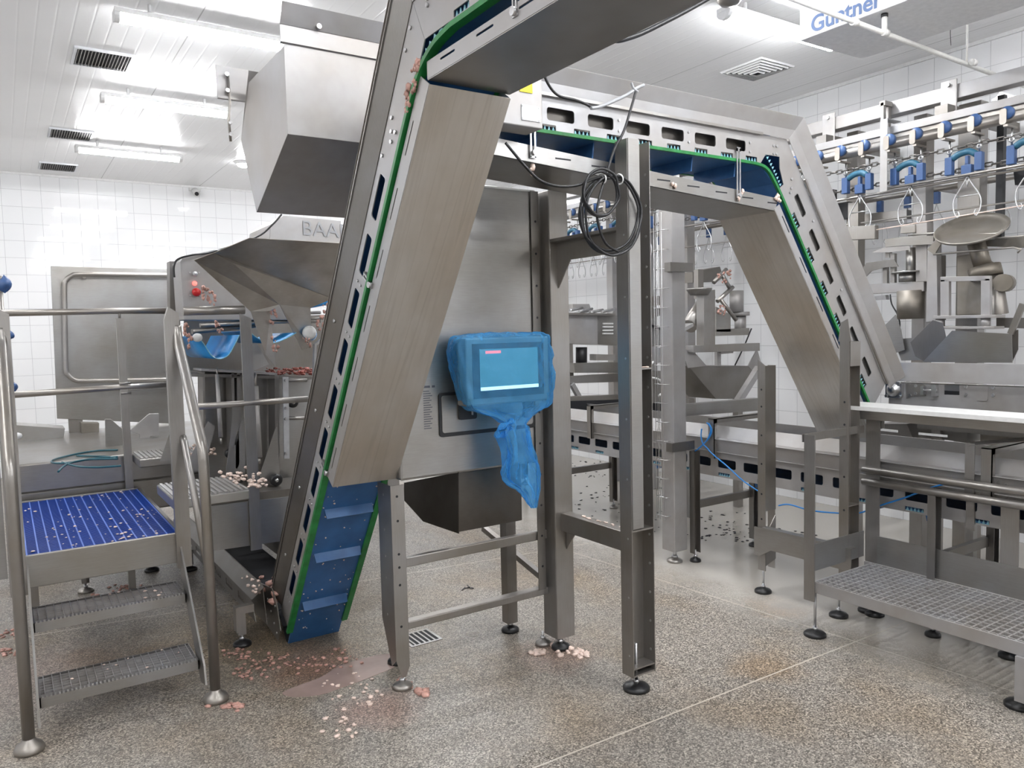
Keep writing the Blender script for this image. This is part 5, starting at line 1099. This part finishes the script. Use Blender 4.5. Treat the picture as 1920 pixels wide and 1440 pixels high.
m = MB(); m.px([(1763, 524), (1779, 524), (1779, 593), (1763, 593)], 'X', 4.90, .03).px([(1839, 522), (1856, 522), (1856, 592), (1839, 592)], 'X', 4.90, .03).px([(1763, 519), (1856, 517), (1856, 526), (1763, 528)], 'X', 4.90, .03).px([(1749, 592), (1867, 590), (1867, 596), (1749, 598)], 'X', 4.86, .12).px([(1749, 612), (1865, 612), (1865, 617), (1749, 617)], 'X', 4.86, .12); obj('mounting_frame', m, 'light_steel', cu_, bevel=.002)
m = MB()
for x in (1763, 1848): m.cyl(at(x, 596, 'X', 4.9), at(x, 614, 'X', 4.9), .026, 14)
obj('bush_pair', m, 'light_steel', cu_)
obj('support_beam', MB().px([(1868, 596), (1925, 596), (1925, 616), (1868, 614)], 'X', 5.0, .08), 'dark_steel', cu_)
obj('column', MB().px([(1739, 456), (1756, 456), (1758, 602), (1736, 605)], 'X', 4.98, .06), 'light_steel', cu_, bevel=.004)
obj('column', MB().px([(1757, 478), (1766, 478), (1766, 600), (1757, 600)], 'X', 5.05, .05), 'dark_steel', cu_)
# ------------------------------------------------------------------ motor unit on square frame
mu = thing('motor_unit', 'vertical motor hung in a square-tube frame, left of the tilted dish', 'machine', (5.1, 2.9, 1.5))
obj('frame_tube', MB().px([(1717, 420), (1738, 416), (1738, 528), (1717, 529)], 'X', 5.0, .08), 'light_steel', mu, bevel=.004)
obj('frame_tube', MB().px([(1609, 534), (1732, 528), (1732, 546), (1609, 552)], 'X', 5.0, .08), 'light_steel', mu, bevel=.004)
obj('frame_tube', MB().px([(1590, 380), (1609, 378), (1609, 550), (1590, 552)], 'X', 5.085, .08), 'frame', mu, bevel=.004)
obj('frame_tube', MB().px([(1590, 425), (1640, 422), (1640, 448), (1590, 450)], 'X', 4.98, .05), 'frame', mu, bevel=.004)
obj('frame_tube', MB().px([(1688, 424), (1716, 421), (1716, 436), (1688, 438)], 'X', 4.99, .05), 'frame', mu, bevel=.004)
m = MB(); m.cyl(at(1708, 545, 'X', 5.02), at(1708, 598, 'X', 5.02), .085, 22); obj('motor', m, 'alloy', mu)
m = MB(); m.cyl(at(1708, 465, 'X', 5.03), at(1708, 515, 'X', 5.03), .03, 14).cyl(at(1702, 513, 'X', 5.03), at(1702, 528, 'X', 5.03), .055, 18).cyl(at(1702, 509, 'X', 5.03), at(1702, 512, 'X', 5.03), .10, 18); obj('shaft', m, 'steel', mu)
m = MB(); m.px([(1659, 449), (1690, 444), (1750, 442), (1750, 458), (1700, 460), (1660, 463)], 'X', 4.955, .02); obj('curved_guide', m, 'steel', mu)
m = MB(); m.px([(1633, 474), (1660, 463), (1706, 461), (1706, 468), (1670, 473)], 'X', 4.96, .006); obj('blade', m, 'light_steel', mu)
m = MB(); m.px([(1611, 513), (1624, 493), (1676, 486), (1684, 500), (1660, 501), (1634, 508), (1612, 530)], 'X', 4.97, .01); obj('angled_guard', m, 'dark_steel', mu)
for x0, y0, y1 in ((1655, 500, 531), (1669, 475, 530), (1660, 465, 483)): obj('bracket_bar', MB().px([(x0, y0), (x0+8, y0), (x0+8, y1), (x0, y1)], 'X', 5.0, .03), 'frame', mu)
m = MB(); m.tube(smooth_path([at(x, y, 'X', 4.98) for x, y in ((1669, 552), (1672, 570), (1682, 588), (1687, 605), (1686, 617))], 4), .005, 8); obj('motor_lead', m, 'cable', mu)
m = MB(); m.px([(1637, 556), (1660, 553), (1662, 562), (1640, 563)], 'X', 5.0, .04); obj('pneumatic_block', m, 'bolt', mu)

# ------------------------------------------------------------------ machine seen through the gap
gm = thing('gap_machine', 'low machine with a pale louvred box, seen between cabinet and cable post', 'machine', (5.0, 6.0, .8))
obj('pale_box', MB().px([(1040, 588), (1121, 591), (1121, 646), (1040, 644)], 'Y', 5.70, .3), 'light_steel', gm, bevel=.004)
lv = obj('louvre_housing', MB().px([(1121, 591), (1163, 592), (1163, 648), (1121, 646)], 'Y', 5.72, .28), 'steel', gm)
for y in (607, 613, 619.5, 625.5): obj('louvre', MB().px([(1131, y-1.6), (1150, y-1.6), (1150, y+1.2), (1131, y+1.2)], 'Y', 5.70, .015), 'white_plastic', lv)
B = MB(); B.px([(1064, 586), (1154, 588), (1154, 592), (1064, 590)], 'Y', 5.65, .3); obj('top_tray', B, 'tube', gm)
for i, (x, y) in enumerate(((1080, 580), (1098, 582), (1118, 584), (1140, 583), (1090, 586))): obj('clutter_rod', MB().cyl(at(x-12, y+2, 'Y', 5.7), at(x+12, y-3, 'Y', 5.8), .014, 8), 'bolt', gm)
obj('control_pod', MB().px([(1074, 570), (1105, 570), (1108, 580), (1074, 579)], 'Y', 5.8, .1), 'light_steel', gm)
obj('black_motor', MB().cyl(at(1090, 651, 'Y', 5.8), at(1090, 680, 'Y', 5.8), .055, 16), 'black', gm)
obj('white_tray', MB().px([(1118, 664), (1154, 665), (1154, 676), (1118, 676)], 'Y', 5.7, .1), 'light_steel', gm)
obj('beam', MB().px([(1076, 681), (1163, 679), (1163, 699), (1078, 699)], 'Y', 5.6, .1), 'steel', gm)
obj('beam', MB().px([(1068, 706), (1163, 700), (1163, 716), (1068, 719)], 'Y', 5.5, .08), 'frame', gm)
obj('upright', MB().px([(1066, 645), (1074, 645), (1076, 720), (1067, 722)], 'Y', 5.7, .06), 'frame', gm)
B = MB().beam(at(1072, 720, 'Y', 5.5), at(1086, 745, 'Y', 5.5), .04, .04); obj('brace', B, 'light_steel', gm)
obj('beam', MB().px([(1066, 744), (1163, 740), (1163, 749), (1066, 752)], 'Y', 5.4, .08), 'frame', gm)
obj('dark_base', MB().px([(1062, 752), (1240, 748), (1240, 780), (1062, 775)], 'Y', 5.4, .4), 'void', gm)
obj('dark_base', MB().px([(1200, 700), (1240, 695), (1240, 755), (1200, 757)], 'Y', 5.2, .3), 'dark_steel', gm)
for x, y in ((1110, 800), (1140, 830)): pass
for x0 in (5.25, 6.3): pass
for pl, Y, t_, mt, nm in (([(1200, 557), (1242, 555), (1242, 572), (1200, 575)], 5.3, .05, 'tube', 'upper_rail'), ([(1200, 578), (1242, 576), (1242, 590), (1215, 600), (1200, 598)], 5.3, .12, 'steel', 'round_trough'), ([(1200, 597), (1240, 613), (1242, 650), (1200, 640)], 5.3, .06, 'steel', 'sloped_guide'),
                      ([(1200, 600), (1242, 616), (1242, 620), (1200, 604)], 5.28, .01, 'void', 'slot_row'), ([(1200, 662), (1222, 650), (1240, 652), (1240, 680), (1200, 682)], 5.3, .05, 'light_steel', 'pale_cover')):
    obj(nm, MB().px(pl, 'Y', Y, t_), mt, gm)
m = MB(); m.tube(smooth_path([at(x, y, 'Y', 4.4) for x, y in ((1225, 678), (1208, 704), (1232, 710), (1241, 718), (1242, 735), (1235, 742))], 3), .008, 8); obj('white_guard_wire', m, 'white_plastic', gm)
# frame, duct and dark hopper right of the cable post
dh = thing('feed_station', 'steel frame with dark tapered hopper and slanted polished duct, left of the steep drop', 'machine', (4.9, 4.3, .9))
m = MB(); m.px([(1290, 686), (1403, 686), (1417, 701), (1380, 748), (1342, 748)], 'Y', 4.30, .30); obj('tapered_hopper', m, 'dark_steel', dh, bevel=.003)
m = MB().px([(1403, 686), (1420, 655), (1430, 690), (1417, 702)], 'Y', 4.3, .01); obj('hopper_wing', m, 'light_steel', dh); m = MB().px([(1278, 655), (1300, 658), (1325, 686), (1290, 690)], 'Y', 4.28, .01); obj('hopper_wing', m, 'light_steel', dh)
obj('frame_tube', MB().px([(1320, 545), (1341, 543), (1341, 648), (1320, 650)], 'Y', 4.25, .08), 'frame', dh, bevel=.003)
obj('frame_tube', MB().px([(1300, 648), (1425, 643), (1425, 658), (1300, 661)], 'Y', 4.22, .08), 'frame', dh, bevel=.003)
m = MB().beam(at(1423, 690, 'Y', 4.1), at(1384, 752, 'Y', 4.1), .05, .05); obj('brace', m, 'light_steel', dh)
m = MB(); m.lathe(at(1311, 543, 'Y', 4.3), [(0, -.045), (.07, -.045), (.10, 0), (.10, .01), (0, .012)], (0, 0, 1), 24); obj('dish_bracket', m, 'dark_steel', dh)
m = MB(); m.cyl(at(1328, 555, 'Y', 4.5), at(1292, 612, 'Y', 4.4), .062, 20); obj('slanted_duct', m, 'tube', dh)
m = MB(); m.px([(1273, 600), (1285, 613), (1300, 606), (1300, 612), (1286, 620), (1272, 612)], 'Y', 4.3, .1); obj('duct_mouth', m, 'light_steel', dh)
m = MB(); m.px([(1299, 510), (1350, 500), (1356, 520), (1345, 528), (1299, 530)], 'Y', 4.7, .1); obj('upper_box', m, 'dark_steel', dh)
m = MB(); m.px([(1309, 505), (1319, 505), (1319, 560), (1309, 560)], 'Y', 4.6, .05); obj('upright', m, 'frame', dh)
m = MB()
for a, b_ in (((1338, 530), (1362, 505)), ((1345, 565), (1374, 538)), ((1352, 512), (1368, 540)), ((1350, 560), (1380, 600))): m.cyl(at(*a, 'Y', 4.5), at(*b_, 'Y', 4.5), .018, 10)
obj('linkage_rods', m, 'tube', dh)
m = MB(); m.px([(1343, 575), (1370, 590), (1370, 622), (1343, 622)], 'Y', 4.5, .1); obj('rear_housing', m, 'steel', dh)
m = MB(); m.cyl(at(1381, 545, 'Y', 4.6), at(1381, 585, 'Y', 4.6), .06, 18).cyl(at(1388, 585, 'Y', 4.6), at(1388, 592, 'Y', 4.6), .08, 18).cyl(at(1388, 592, 'Y', 4.6), at(1388, 620, 'Y', 4.6), .05, 18); obj('pale_cylinder', m, 'light_steel', dh)
m = MB(); m.px([(1343, 618), (1405, 615), (1405, 628), (1343, 630)], 'Y', 4.5, .08); obj('cross_arm', m, 'steel', dh)
m = MB(); m.tube([at(1409, 616, 'Y', 4.4), at(1395, 650, 'Y', 4.4), at(1378, 685, 'Y', 4.4)], .006, 8); obj('hose_lead', m, 'cable', dh)
obj('hopper_bracket', MB().px([(1345, 655), (1352, 655), (1352, 688), (1345, 688)], 'Y', 4.3, .03).px([(1352, 652), (1375, 652), (1375, 662), (1352, 664)], 'Y', 4.25, .03), 'light_steel', dh)
for x in (4.75, 5.35): obj('leg', MB().box(x-.03, x+.03, 4.5, 4.56, 0, 1.0), 'frame', dh)
scraps('meat_scraps', 'pink meat strings caught in the linkage between the dish bracket and the steep drop', [at(rnd.uniform(1346, 1372), rnd.uniform(500, 530), 'Y', 4.45) for _ in range(14)]+[at(rnd.uniform(1346, 1360), rnd.uniform(572, 592), 'Y', 4.45) for _ in range(14)], 'meat', .006, .016, flat=1.0)

# ------------------------------------------------------------------ work bench (low grated standing platform)
wb = thing('work_platform', 'low grated standing platform with toe boards, posts and twin rails at lower right', 'platform', (3.6, 1.8, 0))
BY0 = .75
b = MB(); b.box(3.345, 3.353, BY0, 2.36, .245, .302).box(3.853, 3.861, BY0, 2.40, .245, .302).box(3.353, 3.853, 2.352, 2.36, .245, .302).box(3.353, 3.853, BY0, BY0+.008, .245, .302); obj('deck_frame', b, 'light_steel', wb, bevel=.002)
g = MB()
for i in range(12): x = 3.353+.0417*(i+.5); g.box(x-.0042, x+.0042, BY0, 2.352, .274, .298)
for i in range(46): y = BY0+.008+.0346*(i+.5); g.box(3.353, 3.853, y-.0038, y+.0038, .274, .2978)
obj('deck_grating', g, 'light_steel', wb)
b = MB(); b.box(3.335, 3.343, 2.345, 2.405, .20, 1.045).box(3.343, 3.36, 2.397, 2.405, .22, 1.045); obj('post', b, 'frame', wb); foot(wb, 3.40, 2.385, .26, 'black_rubber', .055)
b = MB(); b.plate([(3.335, 2.41, 1.005), (3.335, 2.41, 1.045), (3.86, 2.41, 1.045), (3.86, 2.41, 1.005)], .008, (0, 1, 0)); obj('end_rail', b, 'frame', wb)
b = MB(); b.plate([(3.345, 2.40, .33), (3.345, 2.40, .47), (3.85, 2.40, .47), (3.85, 2.40, .33)], .006, (0, 1, 0)); obj('toe_board', b, 'steel', wb)
b = MB(); b.box(3.862, 3.868, BY0, 1.40, .303, .452).box(3.862, 3.868, 1.405, 2.33, .300, .452); obj('toe_board', b, 'steel', wb)
for y in (2.365, 1.685):
    b = MB(); b.angle((3.87, y+.04, .05), (3.87, y+.04, 1.095 if y > 2 else .76), .055, .08, .005, (1, 0, 0), (0, -1, 0)); obj('rear_post', b, 'frame', wb); foot(wb, 3.90, y, .06, 'black_rubber', .05)
b = MB(); b.box(3.33, 3.38, 1.33, 1.42, .06, .245); obj('post', b, 'light_steel', wb); foot(wb, 3.42, 1.44, .12, 'black_rubber', .055)
for z in (.806, .742): obj('rail_tube', MB().cyl((3.845, BY0, z+.008), (3.845, 2.405, z), .020, 14), 'tube', wb)
b = MB(); b.plate([(3.90, 1.86, .74), (3.90, 1.905, .74), (3.90, 1.905, 1.00), (3.90, 1.86, 1.00)], .006, (1, 0, 0)).plate([(3.90, 1.89, .985), (3.90, 1.30, 1.10), (3.93, 1.30, 1.115), (3.93, 1.89, 1.0)], .004); obj('knee_bracket', b, 'frame', wb)
# white board
bd = thing('cutting_board', 'long white plastic board on a folded steel tray above the work platform', 'board', (3.95, 1.6, 1.095))
obj('board', MB().plate([(3.80, 2.50, 1.13), (4.03, 2.58, 1.13), (4.03, .7, 1.13), (3.80, .7, 1.13)], .022, (0, 0, 1)), 'white_plastic', bd, bevel=.003)
b = MB(); b.plate([(3.81, 2.46, 1.13), (3.81, .7, 1.13), (3.825, .7, 1.082), (3.825, 2.42, 1.082)], .003).plate([(3.825, 2.42, 1.082), (3.825, .7, 1.082), (4.02, .7, 1.082), (4.02, 2.42, 1.082)], .003).plate([(3.81, 2.46, 1.13), (3.825, 2.42, 1.082), (4.02, 2.42, 1.082), (4.02, 2.50, 1.13)], .003); obj('tray', b, 'steel', bd)
obj('tray_bracket', MB().box(3.89, 3.92, 2.33, 2.40, 1.03, 1.082), 'frame', bd)

# ------------------------------------------------------------------ floor details
rnd = random.Random(21)
dr = thing('floor_drain', 'small square floor drain grate just right of the cabinet front leg', 'drain', (1.95, 3.75, 0))
c = at(787, 1196, 'Z', 0)
b = MB(); b.box(c.x-.09, c.x+.09, c.y-.09, c.y-.075, 0, .003).box(c.x-.09, c.x+.09, c.y+.075, c.y+.09, 0, .003).box(c.x-.09, c.x-.075, c.y-.075, c.y+.075, 0, .003).box(c.x+.075, c.x+.09, c.y-.075, c.y+.075, 0, .003)
dr.location = (c.x, c.y, 0); obj('frame', b, 'steel', dr)
b = MB(); 
for i in range(5): b.box(c.x-.06+.028*i-.005, c.x-.06+.028*i+.005, c.y-.075, c.y+.075, 0, .0025)
obj('grate', b, 'steel', dr); obj('sump', MB().box(c.x-.075, c.x+.075, c.y-.075, c.y+.075, .0002, .0008), 'void', dr)
P = smooth_path([at(x, y, 'Z', 0.0) for x, y in ((532, 1297), (600, 1271), (637, 1249), (701, 1230), (738, 1227), (742, 1248), (700, 1268), (640, 1290), (600, 1303), (550, 1307))], 4, True)
m = MB().add([Vector((p.x, p.y, .0012)) for p in P]+[Vector((p.x, p.y, 0)) for p in P], [tuple(range(len(P)))]+[(i, (i+1) % len(P), (i+1) % len(P)+len(P), i+len(P)) for i in range(len(P))])
M_['puddle'] = plain('pinkish_standing_water', (.34, .25, .22), .12, var=.15, scale=6)
o = obj('puddle', m, 'puddle'); tag(o, 'thin pinkish puddle on the floor left of the cabinet front leg', 'puddle')
def floor_scraps(lab, spots, mat, smin, smax, flat=.45, n=14):
    pts = []
    for x, y, rx, ry in spots:
        for _ in range(n):
            a = rnd.random()*6.28; r = rnd.random()**.7; p = at(x+rx*r*math.cos(a), y+ry*r*math.sin(a), 'Z', .003); pts.append(p)
    return scraps('meat_scraps', lab, pts, mat, smin, smax, flat=flat)
floor_scraps('pink meat scraps scattered on the floor around the elevator foot', [(440, 1225, 30, 14), (500, 1235, 50, 18), (560, 1245, 60, 18), (640, 1235, 50, 20), (470, 1262, 40, 12)], 'meat', .004, .014, n=26)
floor_scraps('pale scraps scattered on the floor beside the pinkish puddle', [(640, 1280, 50, 25), (690, 1300, 30, 30), (650, 1330, 50, 30), (640, 1370, 40, 20)], 'fat', .004, .014, n=12)
floor_scraps('ragged pink scraps around the chrome disc of the right stair rail', [(403, 1318, 36, 8), (440, 1325, 14, 8)], 'meat', .008, .02, n=16)
floor_scraps('pale pink scraps heaped round the pointed cabinet leg', [(755, 1284, 14, 10), (790, 1298, 14, 6)], 'meat', .010, .024, n=14, flat=.7)
floor_scraps('pale pink scraps heaped round the two feet under the cabinet right leg', [(1052, 1218, 34, 12), (1090, 1226, 16, 7), (1010, 1224, 16, 5)], 'fat', .008, .022, n=16, flat=.6)
floor_scraps('small pale scraps at the base of the trough leg by the cable post', [(1300, 1050, 10, 4)], 'fat', .008, .016, n=8)
floor_scraps('pink scraps on the floor at left behind the stairs', [(20, 1190, 25, 10), (15, 1222, 20, 9), (200, 1110, 80, 10), (245, 1098, 40, 10)], 'meat', .006, .018, n=14)
floor_scraps('dark wet debris strewn over the wet floor behind the posts', [(1130, 930, 60, 40), (1180, 985, 60, 25), (1320, 970, 90, 40), (1360, 1000, 60, 20), (1480, 1010, 60, 22), (1260, 900, 60, 25), (1100, 880, 40, 20)], 'leaf', .006, .017, n=34, flat=.25)
m = MB()
for a, b_ in (((868, 1104), (880, 1101)), ((880, 1101), (888, 1103)), ((876, 1097), (884, 1104)), ((872, 1101), (866, 1107))): m.beam(at(*a, 'Z', .004), at(*b_, 'Z', .004), .006, .004)
o = obj('feather', m, 'leaf'); tag(o, 'small dark feather lying alone on the floor beneath the cabinet cross bars', 'feather')
